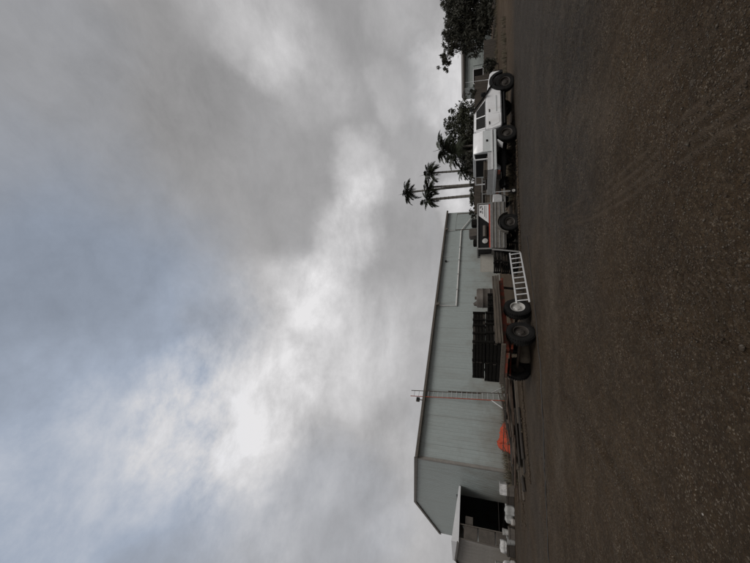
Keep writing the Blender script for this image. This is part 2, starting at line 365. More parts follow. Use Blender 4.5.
# grains: dark pits and pale chips
vo = tn('ShaderNodeTexVoronoi'); TL.new(geo.outputs['Position'], vo.inputs['Vector']); vo.inputs['Scale'].default_value = 80
sepc = tn('ShaderNodeSeparateColor'); TL.new(vo.outputs['Color'], sepc.inputs[0])
c = mixc(mrange(sepc.outputs[0], .4, 1, 0, .42), c, (.022, .017, .013))
chip = tn('ShaderNodeMath', operation='MULTIPLY'); TL.new(mrange(sepc.outputs[1], .86, .95), chip.inputs[0]); TL.new(mrange(tnoise(1.1, 4), .4, .62, .3, .95), chip.inputs[1])
c = mixc(chip.outputs[0], c, (.16, .15, .135))
c = mixc(mrange(tnoise(30, 6, .8), .44, .62, .0, .62), c, (.013, .010, .0072))
c = mixc(mrange(tnoise(9, 7, .75), .50, .72, .0, .55), c, (.085, .070, .052))
vo2 = tn('ShaderNodeTexVoronoi'); TL.new(geo.outputs['Position'], vo2.inputs['Vector']); vo2.inputs['Scale'].default_value = 34
sep2 = tn('ShaderNodeSeparateColor'); TL.new(vo2.outputs['Color'], sep2.inputs[0])
c = mixc(mrange(sep2.outputs[0], .6, 1, 0, .35), c, (.016, .0125, .009))
c = mixc(mrange(sep2.outputs[2], .8, 1, 0, .25), c, (.10, .086, .068))
c = mixc(mrange(tnoise(2.3, 6, .6), .45, .7, 0, .45), c, (.022, .017, .012))
c = mixc(mrange(attr('track'), 0, 1, 0, .72), c, (.066, .055, .045))  # painted light on the track ribs
c = mixc(1.0, c, (1.40, 1.25, 1.09), 'MULTIPLY')
TL.new(c, b.inputs['Base Color']); b.inputs['Roughness'].default_value = .82; b.inputs['Specular IOR Level'].default_value = .12
bp = tn('ShaderNodeBump'); bp.inputs['Strength'].default_value = 1.0; bp.inputs['Distance'].default_value = .02
hs = tn('ShaderNodeMath', operation='ADD'); TL.new(tnoise(48, 6, .7), hs.inputs[0]); hv = tn('ShaderNodeMath', operation='MULTIPLY'); TL.new(vo.outputs['Distance'], hv.inputs[0]); hv.inputs[1].default_value = -.7; TL.new(hv.outputs[0], hs.inputs[1])
TL.new(hs.outputs[0], bp.inputs['Height']); TL.new(bp.outputs[0], b.inputs['Normal'])
me.materials.append(gm)
g = put('ground', me); g['kind'] = 'structure'

# loose gravel: real stones, too many to count
N = 70000
sy = 2.0+8.5*rng.random(N)**1.6; sx = (rng.random(N)*2-1)*(.75*sy+1.6)
dens = fbm(sx, sy, .55, 3, 21)+.25*bump1(sx, -2.35, .35)+.15*(sx > 1.2)
keep = (dens-.55)*2.6+.55+.55*rng.random(N) > .80; sx, sy = sx[keep], sy[keep]; N = len(sx)
sr = .003+.0085*rng.random(N)**3; sr[rng.random(N) < .012] *= 1.7
sz = ground_h(sx, sy)+sr*.25
octv = np.array([(1,0,0),(0,1,0),(-1,0,0),(0,-1,0),(0,0,.7),(0,0,-.7)], float)
octf = np.array([(0,1,4),(1,2,4),(2,3,4),(3,0,4),(1,0,5),(2,1,5),(3,2,5),(0,3,5)])
jit = octv[None]*(.65+.7*rng.random((N, 6, 1)))+.25*(rng.random((N, 6, 3))-.5)
an = rng.random(N)*2*PI; ca, sa = np.cos(an), np.sin(an)
rx = jit[...,0]*ca[:,None]-jit[...,1]*sa[:,None]; ry = jit[...,0]*sa[:,None]+jit[...,1]*ca[:,None]
sv = np.stack([rx*sr[:,None]+sx[:,None], ry*sr[:,None]+sy[:,None], jit[...,2]*sr[:,None]+sz[:,None]], -1).reshape(-1, 3)
sf = (octf[None]+6*np.arange(N)[:,None,None]).reshape(-1, 3)
def npmesh(name, v, f, m):
    me = bpy.data.meshes.new(name); k = f.shape[1]
    me.vertices.add(len(v)); me.vertices.foreach_set('co', v.astype(np.float32).ravel())
    me.loops.add(f.size); me.loops.foreach_set('vertex_index', f.ravel().astype(np.int32))
    me.polygons.add(len(f)); me.polygons.foreach_set('loop_start', np.arange(0, f.size, k).astype(np.int32))
    me.update(calc_edges=True); me.materials.append(m); return me
o = put('gravel', npmesh('gravel', sv, sf, stone_m)); o['kind'] = 'stuff'
tag(o, 'loose grey and brown gravel chips scattered over the dirt yard', 'gravel')

# ------------------------------------------------------------------ shed
C0 = Vector((-9.2, 17.1, 0)); DW = Vector((.679, .734, 0)).normalized(); DG = Vector((-DW.y, DW.x, 0))
EAVE, RIDGE, WL, GW = 4.74, 5.80, 23.9, 16.4
shed = thing('storage_shed', 'long grey-green steel shed with low gable roof and white pipe on its wall', 'shed', C0, az(DW.x, DW.y))
# local axes: x along the long wall, y along the gable (away to the left), outward of the long wall is -y
SHW = .797
def sheet(width, h0, h1, depth=.011):                      # ribbed steel sheet, ribs standing proud towards -y
    xs = []; n = 4; p = width/n
    for k in range(n):
        a = k*p; xs += [(a, 0), (a+p*.62, 0), (a+p*.70, -depth), (a+p*.92, -depth)]
    xs.append((width-.002, 0)); vs = []; fs = []
    for i, (x, y) in enumerate(xs):
        top = h0+(h1-h0)*x/width; vs += [(x, y, .03), (x, y, top)]
    for i in range(len(xs)-1): fs.append((2*i, 2*i+2, 2*i+3, 2*i+1))
    mb = MB(); mb.add(vs, fs); return mb
me = sheet(SHW, EAVE, EAVE).mesh('wall_sheet', cladding, smooth=False)
for k in range(30): put('wall_sheet', me, shed, (k*SHW, -.004*(k % 2), 0))
def gable_z(t): return EAVE+(RIDGE-EAVE)*(1-abs(t-GW/2)/(GW/2))
OP0, OP1, OPH = 5.2, 12.6, 2.9                             # opening added in the gable so the lean-to stays dark inside
n = 20; gw = GW/n
for k in range(n):
    a, b_ = k*gw, (k+1)*gw
    mb = MB()
    sh = sheet(gw, gable_z(a), gable_z(b_))
    if OP0 < (a+b_)/2 < OP1: sh.v = [(x, y, OPH if z < .1 else z) for x, y, z in sh.v]
    o = sh.build('gable_sheet', cladding, shed, smooth=False)
    o.location = (0, a, 0); o.rotation_euler = (0, 0, PI/2)
    o.scale = (1, -1, 1)
MB().box(WL-.02, WL, 0, GW, .03, EAVE).build('end_wall', cladding, shed)
MB().box(.05, WL-.05, GW-.02, GW, .03, EAVE).build('back_wall', cladding, shed)
for sgn, y0 in ((0, -.14), (1, GW+.14)):
    zz = EAVE+.03-.02; mb = MB()
    ym = GW/2
    mb.add([(-.06, y0, zz), (WL+.06, y0, zz), (WL+.06, ym, RIDGE+.05), (-.06, ym, RIDGE+.05),
            (-.06, y0, zz+.04), (WL+.06, y0, zz+.04), (WL+.06, ym, RIDGE+.09), (-.06, ym, RIDGE+.09)],
           [(3,2,1,0),(4,5,6,7),(0,1,5,4),(1,2,6,5),(2,3,7,6),(3,0,4,7)]); mb.build('roof', roofm, shed)
gut = MB().box(-.05, WL+.05, -.29, -.142, EAVE-.13, EAVE+.015).build('gutter', flash, shed, bevel=.01)
MB().bar((-.05, -.16, EAVE-.01), (-.05, GW/2, RIDGE+.02), .05, .16).bar((-.05, GW+.16, EAVE-.01), (-.05, GW/2, RIDGE+.02), .05, .16).build('barge_board', flash, shed)
MB().box(-.03, .10, -.036, -.027, .03, EAVE-.14).box(-.036, -.027, -.036, .10, .03, EAVE-.01).build('corner_flashing', annexclad, shed)
# white pipe run: drops from the gutter, runs along the wall, drops on towards the far end
PZ = 3.2
MB().tube([(10.8, -.24, EAVE-.13), (10.8, -.24, EAVE-.28), (10.8, -.10, EAVE-.42), (10.8, -.10, PZ), (20.6, -.10, PZ), (20.6, -.10, EAVE-.42), (20.6, -.24, EAVE-.28), (20.6, -.24, EAVE-.13)], .05, 10).build('downpipe', pvc, shed)
MB().tube([(20.6, -.10, PZ), (20.62, -.12, PZ-.05), (22.6, -.12, 2.3), (22.7, -.12, .1)], .05, 10).build('downpipe', pvc, shed)
for x in (10.8, 20.6): MB().box(x-.13, x+.13, -.34, -.294, EAVE-.34, EAVE-.06).box(x-.1, x+.1, -.293, -.16, EAVE-.30, EAVE-.135).build('rain_head', flash, shed, bevel=.015)
for x in (12.5, 14.3, 16.1, 17.9): MB().box(x-.03, x+.03, -.165, -.03, PZ-.075, PZ+.075).build('pipe_bracket', galv, shed)
MB().box(15.95, 16.1, -.16, -.03, 4.25, 4.38).build('wall_light', blackp, shed, bevel=.02)
# interior: unseen dark panel added to keep the opening black
MB().box(4, 4.2, 3, 14, .0, 3.2).build('dark_backing', darkwood, shed)
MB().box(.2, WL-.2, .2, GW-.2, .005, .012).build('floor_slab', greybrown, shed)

# ------------------------------------------------------------------ lean-to on the gable
A0 = C0+DG*3.3
lean = thing('lean_to', 'low brown-grey lean-to with white fascia and dark open side against the shed gable', 'lean-to', A0, az(DW.x, DW.y))
# local x: negative = out from the gable; y = along the gable
LD = 2.45; LE, LR, LW = 2.62, 3.02, 11.0
ew = MB()
for k in range(12):
    a, b_ = k*LW/12, (k+1)*LW/12
    f_ = lambda q: LE+(LR-LE)*(1-abs(q-LW/2)/(LW/2))
    sh = sheet(LW/12, f_(a)-.03, f_(b_)-.03, .018)
    o = sh.build('wall_sheet', annexclad, lean, smooth=False); o.location = (-LD, a, 0); o.rotation_euler = (0,0,PI/2); o.scale = (1,-1,1)
for y0, y1, z0, z1 in ((-.12, LW/2, LE-.02, LR), (LW+.12, LW/2, LE-.02, LR)):
    MB().add([(-LD-.14, y0, z0), (-.03, y0, z0), (-.03, y1, z1), (-LD-.14, y1, z1), (-LD-.14, y0, z0+.05), (-.03, y0, z0+.05), (-.03, y1, z1+.05), (-LD-.14, y1, z1+.05)],
             [(3,2,1,0),(4,5,6,7),(0,1,5,4),(1,2,6,5),(2,3,7,6),(3,0,4,7)]).build('roof', flash, lean)
# fascia: a white board that deepens towards the outer corner, then runs along the end wall
MB().add([(-.04, -.15, LE-.03), (-LD-.17, -.15, LE-.03), (-LD-.17, -.15, LE+.34), (-.04, -.15, LE+.06),
          (-.04, -.125, LE-.03), (-LD-.17, -.125, LE-.03), (-LD-.17, -.125, LE+.34), (-.04, -.125, LE+.06)],
         [(3,2,1,0),(4,5,6,7),(0,1,5,4),(1,2,6,5),(2,3,7,6),(3,0,4,7)]).build('fascia', fasciam, lean)
MB().add([(-LD-.17, -.122, LE+.06), (-LD-.17, LW/2, LR+.04), (-LD-.17, LW/2, LR+.15), (-LD-.17, -.122, LE+.34),
          (-LD-.15, -.122, LE+.06), (-LD-.15, LW/2, LR+.04), (-LD-.15, LW/2, LR+.15), (-LD-.15, -.122, LE+.34)],
         [(3,2,1,0),(4,5,6,7),(0,1,5,4),(1,2,6,5),(2,3,7,6),(3,0,4,7)]).build('fascia', fasciam, lean)
MB().bar((-LD-.16, -.15, LE+.0), (-LD-.16, LW/2, LR+.0), .05, .11).build('barge_board', flash, lean)
for z0, z1 in ((.05, .78), (.83, 1.62), (1.67, 2.35)):
    MB().box(-LD+.05, -LD+.62, -.04, .0, z0, z1).build('side_panel', greybrown, lean, bevel=.012)
for x in (-LD+.005, -LD+.625): MB().box(x, x+.05, -.06, .02, .0, LE-.03).build('post', flash, lean)
MB().box(-1.75, -1.35, .1, .5, 1.9, 2.3).build('meter_box', greybrown, lean, bevel=.02)

# ------------------------------------------------------------------ house, fences, hedge (background)
def paling_fence(label, p0, p1, h, pw=2.3):
    p0, p1 = Vector(p0), Vector(p1); d = p1-p0; ln = d.length; nn = max(1, int(ln/pw)); pw = ln/nn
    t_ = thing('paling_fence', label, 'fence', p0, az(d.x, d.y))
    mb = MB(); k = 0; x = 0
    while x < pw-.06:
        mb.box(x, x+.135, -.012+.004*(k % 3), .01+.004*(k % 3), .06, h-.05*((k*7) % 5)/5); x += .142; k += 1
    mb.box(0, pw-.01, .02, .06, .4, .48).box(0, pw-.01, .02, .06, h-.5, h-.42)
    me = mb.mesh('fence_panel', fencewood, smooth=False)
    for i in range(nn): put('fence_panel', me, t_, (i*pw, 0, 0))
    pm = MB().box(-.05, .05, .065, .165, 0, h-.1).mesh('post', fencewood)
    for i in range(nn+1): put('post', pm, t_, (i*pw, 0, 0))
paling_fence('tall dark brown paling fence running behind the white ute and trailers', (5.6, 28.3, 0), (18.6, 31.3, 0), 2.0)
paling_fence('low brown fence in front of the pale house by the big tree', (18.9, 33.0, 0), (23.4, 33.7, 0), 1.2)

house = thing('house', 'small pale green house with dark roof edge beneath the overhanging tree', 'house', (23.2, 41, 0), R(-14))
hw = 5.6
for k in range(13):
    z = .3+k*.235; MB().add([(0, -.03, z), (hw, -.03, z), (hw, -.005, z+.23), (0, -.005, z+.23), (0, .1, z), (hw, .1, z), (hw, .1, z+.23), (0, .1, z+.23)],
        [(3,2,1,0),(4,5,6,7),(0,1,5,4),(1,2,6,5),(2,3,7,6),(3,0,4,7)]).build('weatherboard', housewall, house, smooth=False)
MB().box(0, .1, .1, 5, .3, 3.36).box(hw-.1, hw, .1, 5, .3, 3.36).box(0.1, hw-.1, 4.9, 5, .3, 3.36).build('wall', housewall, house)
MB().add([(-.3, -.35, 3.37), (hw+.3, -.35, 3.37), (hw+.3, 2.5, 3.72), (-.3, 2.5, 3.72), (-.3, 5.35, 3.37), (hw+.3, 5.35, 3.37)], [(0,1,2,3), (3,2,5,4), (0,3,4), (1,5,2), (0,4,5,1)]).build('roof', flash, house)
MB().box(-.32, hw+.32, -.43, -.352, 3.25, 3.40).build('gutter', greybrown, house)
for x in (3.75,):
    wf = MB().box(x-.1, x+.9, -.07, -.032, 1.85, 2.95).build('window', fasciam, house)
    for i in range(2): MB().box(x+.0+.43*i, x+.37+.43*i, -.085, -.072, 1.95, 2.85).build('pane', glass, wf)
for x, z0, z1 in ((.35, 1.2, 2.2),):
    wf = MB().box(x-.08, x+1.5, -.07, -.032, z0-.08, z1+.08).build('window', fasciam, house); MB().box(x, x+1.42, -.085, -.072, z0, z1).build('pane', glass, wf)
MB().box(2.2, 2.9, -.09, -.032, .3, 2.3).build('door', housewall, house)

# ------------------------------------------------------------------ trees
def leaf_cloud(blobs, n, size, long=1.0, droop=0.0, seed=0, shell=.55):
    r = np.random.default_rng(seed); V = []; tot = sum(b_[3]*b_[4]*b_[5] for b_ in blobs)
    for (x, y, z, a, b_, c_) in blobs:
        k = int(n*a*b_*c_/tot); d = r.normal(size=(k, 3)); d /= np.linalg.norm(d, axis=1)[:,None]
        rad = (shell+(1-shell)*r.random(k)**.6)*(1+.18*r.normal(size=k))
        # leaves gather in twig clumps
        cn = max(6, k//26); ci = r.integers(0, cn, k); cd = r.normal(size=(cn, 3)); cd /= np.linalg.norm(cd, axis=1)[:,None]; cr = (.35+.7*r.random(cn)**.7)
        P = np.stack([cd[ci,0]*cr[ci]*a, cd[ci,1]*cr[ci]*b_, cd[ci,2]*cr[ci]*c_], -1)+d*rad[:,None]*.28*np.array([a, b_, c_])*r.random((k,1))**.5
        V.append(P+np.array([x, y, z]))
    P = np.concatenate(V); k = len(P)
    d1 = r.normal(size=(k, 3)); d1[:,2] -= droop; d1 /= np.linalg.norm(d1, axis=1)[:,None]
    d2 = np.cross(d1, r.normal(size=(k, 3))); d2 /= np.linalg.norm(d2, axis=1)[:,None]
    s = size*(.5+r.random(k))[:,None]
    q = np.stack([P-d1*s*long*.5, P+d2*s*.28, P+d1*s*long*.5, P-d2*s*.28], 1).reshape(-1, 3)
    f = np.arange(4*k).reshape(-1, 4); return q, f
def tree(name, label, loc, h, blobs, n, size, lm, limbs, seed, long=1.0, droop=0.0, r0=.16, group=None, cat='tree'):
    t_ = thing(name, label, cat, loc, 0, group)
    mb = MB(); rr = random.Random(seed)
    mb.tube([(0,0,-.05), (.05,.02,h*.25), (.0,.06,h*.5), (.08,0,h*.75)], [r0*1.25, r0, r0*.75, r0*.35], 8)
    for (x, y, z) in limbs:
        b0 = Vector((.03, .03, h*rr.uniform(.25, .45))); e = Vector((x, y, z)); md = (b0+e)/2+Vector((0, 0, .25))
        mb.tube([b0, md, e], [r0*.55, r0*.35, r0*.1], 6)
    mb.build('trunk', bark, t_)
    v, f = leaf_cloud(blobs, n, size, long, droop, seed); put('crown', npmesh('crown', v, f, lm), t_)
    return t_
tree('hedge', 'dark straggling hedge topping the tall brown fence behind the ute', (12.2, 30.4, 0), 2.4,
     [(-6.2+.95*k, .2*math.sin(k*2.1)+.2*k*.95-1.2, 1.75+.3*math.sin(k*1.7)+.15*math.sin(k*4.1), .75, .4, .62) for k in range(13)], 9000, .13, leaf_dark, [(-3, 0, 2), (3, .6, 2), (0, .2, 2.2)], 15, 1.4, 0, .06, cat='hedge')
tree('she_oak_tree', 'big dark feathery tree at the edge of the yard reaching over the house', (27.6, 36, 0), 5.4,
     [(0, 0, 3.1, 3.0, 2, 1.7), (-1.7, -.3, 4.2, 1.7, 1.4, 1.0), (1.2, 0, 4.3, 1.7, 1.5, .9), (-3.4, -.5, 4.9, 1.15, .9, .75), (-4.6, -.6, 5.0, .9, .8, .7), (-2.3, -.2, 2.2, 1.6, 1.5, 1.3), (2.5, 0, 2.6, 1.8, 1.5, 1.6), (-.5, -.3, 1.3, 2.4, 1.5, .9), (-1.0, -1.2, .8, 1.9, 1.2, .7), (1.8, -1.2, .8, 2.2, 1.2, .8), (3.5, -.5, 3.6, 1.6, 1.3, 1.4)],
     24000, .15, leaf_dark, [(-2.5, 0, 4.4), (-4.2, -.4, 5.0), (1.5, 0, 4.3), (-1.5, -.3, 3.2), (2.2, 0, 3)], 3, 2.2, .5, .24)
tree('she_oak_tree', 'dark tree rising at the yard edge beyond the big feathery tree', (33.2, 38, 0), 6.2,
     [(0, 0, 3.4, 2.6, 2, 1.8), (-1, 0, 5.0, 1.6, 1.3, .9), (1, 0, 5.6, 1.3, 1, .8), (0, 0, 1.8, 2.2, 1.6, 1.2)], 7000, .16, leaf_dark, [(-1, 0, 5), (1, 0, 5.4), (1.6, .2, 3.5)], 5, 2.2, .5, .2)
tree('broadleaf_tree', 'round leafy tree behind the cab of the white ute', (16.3, 35, 0), 5.2,
     [(0, 0, 3.5, 1.6, 1.5, 1.0), (-.9, 0, 2.6, 1.6, 1.4, 1.0), (.9, 0, 2.8, 1.4, 1.3, .9), (-.1, 0, 4.5, .95, .9, .6), (1.0, 0, 4.3, .7, .7, .5), (-1.0, 0, 4.2, .7, .7, .5)],
     10500, .16, leaf_mid, [(-.8, 0, 3.8), (.8, 0, 4), (0, .2, 4.6), (1.3, 0, 3)], 8)
tree('broadleaf_tree', 'low leafy tree between the palms and the ute canopy', (12.9, 36, 0), 4.3,
     [(0, 0, 2.8, 1.5, 1.3, .8), (-1.3, 0, 2.3, 1.2, 1.2, .8), (1.2, 0, 2.9, 1.2, 1.2, .9)], 5600, .17, leaf_mid, [(-.9, 0, 3), (.9, 0, 3.3), (0, .2, 3.5)], 9)
tree('broadleaf_tree', 'dense dark tree filling the gap right of the low bushy palm', (14.6, 37.5, 0), 5.0,
     [(0, 0, 3.2, 1.7, 1.4, 1.2), (-.8, 0, 2.2, 1.7, 1.4, 1.1), (.7, 0, 4.2, 1.0, 1.0, .6)], 6500, .16, leaf_dark, [(-.7, 0, 3.4), (.8, 0, 3.9), (0, .2, 4.2)], 19)
tree('shrub', 'round dark shrub on the verge in front of the house', (18.7, 30.2, 0), 1.15,
     [(0, 0, .75, .68, .6, .55)], 2600, .09, leaf_dark, [(-.3, 0, .8), (.3, 0, .8)], 12, 1.4, 0, .05, cat='shrub')
def frond_mesh(seed, ln=1.75):
    r = random.Random(seed); mb = MB(); pts = []; n_ = 10; drop = r.uniform(.9, 1.4)
    for i in range(n_+1):
        s_ = i/n_; pts.append(Vector((ln*s_*(1-.18*s_*drop), 0, ln*(.42*s_-.62*drop*s_*s_))))
    mb.tube(pts, [.03*(1-.8*i/n_) for i in range(n_+1)], 4)
    for i in range(2, n_*2+1):
        s_ = i/(n_*2); k = min(int(s_*n_), n_-1); p = pts[k].lerp(pts[k+1], s_*n_-k) if s_ < 1 else pts[-1]
        l_ = .62*math.sin(PI*min(1, .18+s_*.8))*r.uniform(.8, 1.1)
        for sg in (-1, 1):
            tip = p+Vector((.45*l_, sg*l_*.72, -l_*r.uniform(.35, .7))); md = p.lerp(tip, .5)+Vector((0, 0, .07*l_))
            sd = Vector((.045, 0, 0)); o_ = len(mb.v)
            mb.add([p-sd*.6, p+sd*.6, md+sd, tip, md-sd], [(0, 1, 2, 4), (4, 2, 3)])
    me = mb.mesh('frond', leaf_palm, smooth=False); return me
FR = [frond_mesh(k) for k in range(5)]
def palm(label, x, y, h, leanx=0.0, leany=0.0, sc=1.0, nf=18, seed=0, spear=True, r0=.13):
    t_ = thing('palm_tree', label, 'palm tree', (x, y, 0), 0, 'palms beyond the end of the shed'); r = random.Random(seed)
    pts = [(leanx*s_*s_, leany*s_*s_, h*s_-.03) for s_ in (0, .25, .5, .75, 1)]
    mb = MB().tube(pts, [r0*1.3, r0, r0*.92, r0*.85, r0*.8], 8)
    for k in range(14): q = (k+1)/15; mb.lathe([(r0*.98, -.02), (r0*1.06, 0), (r0*.98, .02)], 8, Matrix.Translation((leanx*q*q, leany*q*q, h*q)) @ Matrix.Rotation(PI/2, 4, 'X'))
    mb.build('trunk', palmbark, t_)
    MB().tube([(leanx, leany, h-.05), (leanx*1.05, leany, h+.35), (leanx*1.07, leany, h+.7)], [r0*.85, r0*.7, .04], 8).build('crownshaft', leaf_palm, t_)
    for k in range(nf):
        a = 2*PI*k/nf+r.uniform(-.25, .25); tilt = r.uniform(-.35, .75) if k % 3 else r.uniform(-.9, -.3)
        o = put('frond', FR[r.randrange(5)], t_, (leanx*1.05, leany, h+.45), (r.uniform(-.3, .3), tilt, a)); sz = sc*r.uniform(.8, 1.1); o.scale = (sz, sz, sz)
    if spear: MB().tube([(leanx*1.06, leany, h+.4), (leanx*1.06-.1, leany, h+1.0), (leanx*1.06-.22, leany, h+1.7)], [.04, .03, .008], 5).build('spear_leaf', leaf_palm, t_)
palm('tallest palm, its drooping crown far above the other palms', 10.6, 38, 9.0, -.15, 0, 1.0, 17, 1)
palm('slender palm just right of the tallest palm, crown at mid height', 12.0, 37, 6.3, .1, 0, .95, 18, 2, True)
palm('palm between the tallest palm and the thick trunked palm nearest the shed', 10.2, 36.2, 6.35, .1, 0, .85, 17, 3, False)
palm('thick trunked palm nearest the end of the shed', 9.2, 36.8, 6.5, -.1, 0, .95, 19, 4, False, .17)
palm('bushy palm with spiky upright crown beside the leafy tree', 13.6, 34.5, 4.5, .1, 0, 1.15, 20, 5)
palm('low bushy palm crowding between the palm trunks and the leafy tree', 12.7, 33.5, 3.3, 0, 0, 1.15, 20, 6, False)
palm('smallest palm, half hidden between the slender trunks', 11.2, 34.5, 2.7, 0, 0, .75, 12, 7, False)

# ------------------------------------------------------------------ wheels
def tyre_mesh(rad, wd, name='tyre', m=None, rimr=None):
    rimr = rimr or rad*.58; h = wd/2
    prof = [(rimr, -h*.8), (rimr+.02, -h*.98), (rad*.82, -h*1.05), (rad*.95, -h*.98), (rad*.995, -h*.78), (rad, -h*.3), (rad*.985, -h*.28), (rad*.985, h*.28), (rad, h*.3), (rad*.995, h*.78), (rad*.95, h*.98), (rad*.82, h*1.05), (rimr+.02, h*.98), (rimr, h*.8), (rimr-.012, h*.2), (rimr-.012, -h*.2), (rimr, -h*.8)]
    mb = MB().lathe(prof, 32)
    for k in range(36):                                    # tread lugs
        a = 2*PI*k/36; M = Matrix.Rotation(-a, 4, 'Y') @ Matrix.Translation((rad+.001, 0, 0))
        for sg in (-1, 1): mb.box(-.01, .013, sg*h*.32 if sg > 0 else -h*.9, h*.9 if sg > 0 else -h*.32, -rad*.055, rad*.045, M)
    return mb.mesh(name, m or rubber)
def rim_mesh(rimr, wd, m, holes=6):
    h = wd/2
    mb = MB().lathe([(rimr-.012, h*.92), (rimr-.002, h*.98), (rimr-.03, h*.9), (rimr*.82, h*.35), (rimr*.55, h*.38), (rimr*.40, h*.62), (rimr*.36, h*.72), (0.002, h*.74), (.002, h*.1), (rimr*.9, h*.0), (rimr-.012, h*.92)], 24)
    for k in range(holes):
        a = 2*PI*k/holes; mb.lathe([(.002, h*.70), (rimr*.05, h*.70), (rimr*.05, h*.50), (.002, h*.5)], 6, Matrix.Translation((rimr*.46*math.cos(a), .004, rimr*.46*math.sin(a))))
    return mb.mesh('rim', m)
def wheel(parent, tm, rm, loc, side=-1, steer=0, camber=0):
    o = put('tyre', tm, parent, loc, (camber, 0, (PI if side < 0 else 0)+steer)); put('rim', rm, o); return o

# ------------------------------------------------------------------ white ute
UD = Vector((3.10, 1.20, 0)).normalized(); UN = Vector((-UD.y, UD.x, 0))
ute = thing('pickup_truck', 'white dual cab pickup with service canopy and black wheel arches', 'pickup', Vector((6.66, 16.0, 0))+UN*.76, az(UD.x, UD.y))
WB, WR = 3.2, .415
tm = tyre_mesh(WR, .265); rm = rim_mesh(WR*.58, .265, rim_steel)
for x in (0, WB):
    for s_ in (-1, 1): wheel(ute, tm, rm, (x, s_*.76, WR), s_, -.32 if x else 0)
def arch(cx_, r_, z0, n_=9, a0=0, a1=PI):
    return [(cx_+r_*math.cos(a0+(a1-a0)*k/n_), z0+r_*math.sin(a0+(a1-a0)*k/n_)) for k in range(n_+1)]
HW = .90
body = [(.42, .62), (.60, .60), (2.58, .60)]+[(x, z) for x, z in arch(WB, .53, .50, 10, PI*.93, PI*.07)]+[(3.82, .55), (3.93, .62), (3.95, .98), (3.86, 1.09), (3.4, 1.16), (2.55, 1.25), (2.42, 1.28), (.30, 1.28), (.28, 1.05), (.36, .80)]
MB().prism(body, -HW, HW).build('body', whitepaint, ute, bevel=.035, seg=2)
gb, gt = HW-.03, HW-.20                                   # greenhouse: base and roof half widths
lowp = [(.33, 1.275), (2.36, 1.275)]; top = [(.42, 1.80), (1.62, 1.80)]
mb = MB(); mb.add([(.33, -gb, 1.27), (2.38, -gb, 1.27), (2.38, gb, 1.27), (.33, gb, 1.27), (.42, -gt, 1.80), (1.60, -gt, 1.80), (1.60, gt, 1.80), (.42, gt, 1.80)],
           [(3,2,1,0),(4,5,6,7),(0,1,5,4),(1,2,6,5),(2,3,7,6),(3,0,4,7)])
mb.build('cab', whitepaint, ute, bevel=.05, seg=2)
MB().box(.44, 1.58, -gt+.03, gt-.03, 1.801, 1.835).build('roof', whitepaint, ute, bevel=.02)
def side_pt(x, z, s_, off=.008):
    k = (z-1.27)/.53; return Vector((x, s_*(gb+(gt-gb)*k+off), z))
for s_ in (-1, 1):
    for poly in ([(1.22, 1.33), (2.12, 1.33), (1.60, 1.73), (1.22, 1.73)], [(.47, 1.33), (1.15, 1.33), (1.15, 1.73), (.50, 1.73)]):
        vs = [side_pt(x, z, s_) for x, z in poly]; vs += [side_pt(x, z, s_, -.02) for x, z in poly]
        MB().add(vs, [(0,1,2,3), (7,6,5,4)]+[(i, i+4, (i+1) % 4+4, (i+1) % 4) for i in range(4)]).build('side_window', glass, ute, smooth=False)
    for x0, x1 in ((1.19, 2.46), (.44, 1.17)):            # doors, standing a few millimetres proud
        dz = .64 if x0 > 1 else .70
        dpoly = [(x0+.02, dz), (x1-.02, dz), (x1-.02, 1.25), (x0+.02, 1.25)]
        if x0 < 1: dpoly = [(x0+.18, dz), (x1-.02, dz), (x1-.02, 1.25), (x0+.02, 1.25), (x0+.02, 1.0)]
        y0, y1 = sorted((s_*(HW+.010), s_*(HW-.02)))
        dr = MB().prism(dpoly, y0, y1).build('door', whitepaint, ute, bevel=.008)
        y0, y1 = sorted((s_*(HW+.045), s_*(HW+.011)))
        MB().box(x0+.10, x0+.28, y0, y1, 1.12, 1.165).build('handle', blackp, dr, bevel=.012)
    y0, y1 = sorted((s_*(HW+.022), s_*(HW+.0105)))
    MB().box(1.3, 2.3, y0, y1, .80, .86).build('door_trim', greypaint, ute, bevel=.005)
    # arch flare
    mb = MB(); a_in = arch(WB, .49, .50, 14, PI*1.0, 0); a_out = arch(WB, .64, .50, 14, PI*1.0, 0)
    ya, yb = s_*(HW-.02), s_*(HW+.075)
    vs = []
    for (xi, zi), (xo, zo) in zip(a_in, a_out): vs += [(xi, ya, zi), (xi, yb, zi), (xo, yb-s_*.02, zo), (xo, ya, zo)]
    fs = []
    for k in range(len(a_in)-1):
        for j in range(4): fs.append((4*k+j, 4*k+4+j, 4*k+4+(j+1) % 4, 4*k+(j+1) % 4))
    mb.add(vs, fs+[(0,1,2,3), tuple(4*(len(a_in)-1)+j for j in range(4))]).build('wheel_arch_flare', blackp, ute)
    MB().box(2.28, 2.38, min(s_*.92, s_*1.14), max(s_*.92, s_*1.14), 1.30, 1.52).build('mirror', blackp, ute, bevel=.03)
    MB().tube([(.55, s_*(HW-.05), .48), (2.5, s_*(HW-.05), .48)], .05, 8).tube([(.8, s_*(HW-.05), .48), (.8, s_*.5, .55)], .03, 6).tube([(2.2, s_*(HW-.05), .48), (2.2, s_*.5, .55)], .03, 6).build('side_step', blackp, ute)
MB().add([(2.32, -gb+.1, 1.32), (2.32, gb-.1, 1.32), (1.66, gt-.07, 1.765), (1.66, -gt+.07, 1.765), (2.355, -gb+.1, 1.335), (2.355, gb-.1, 1.335), (1.69, gt-.07, 1.78), (1.69, -gt+.07, 1.78)],
         [(0,1,2,3),(7,6,5,4),(0,4,5,1),(1,5,6,2),(2,6,7,3),(3,7,4,0)]).build('windscreen', glass, ute, smooth=False)
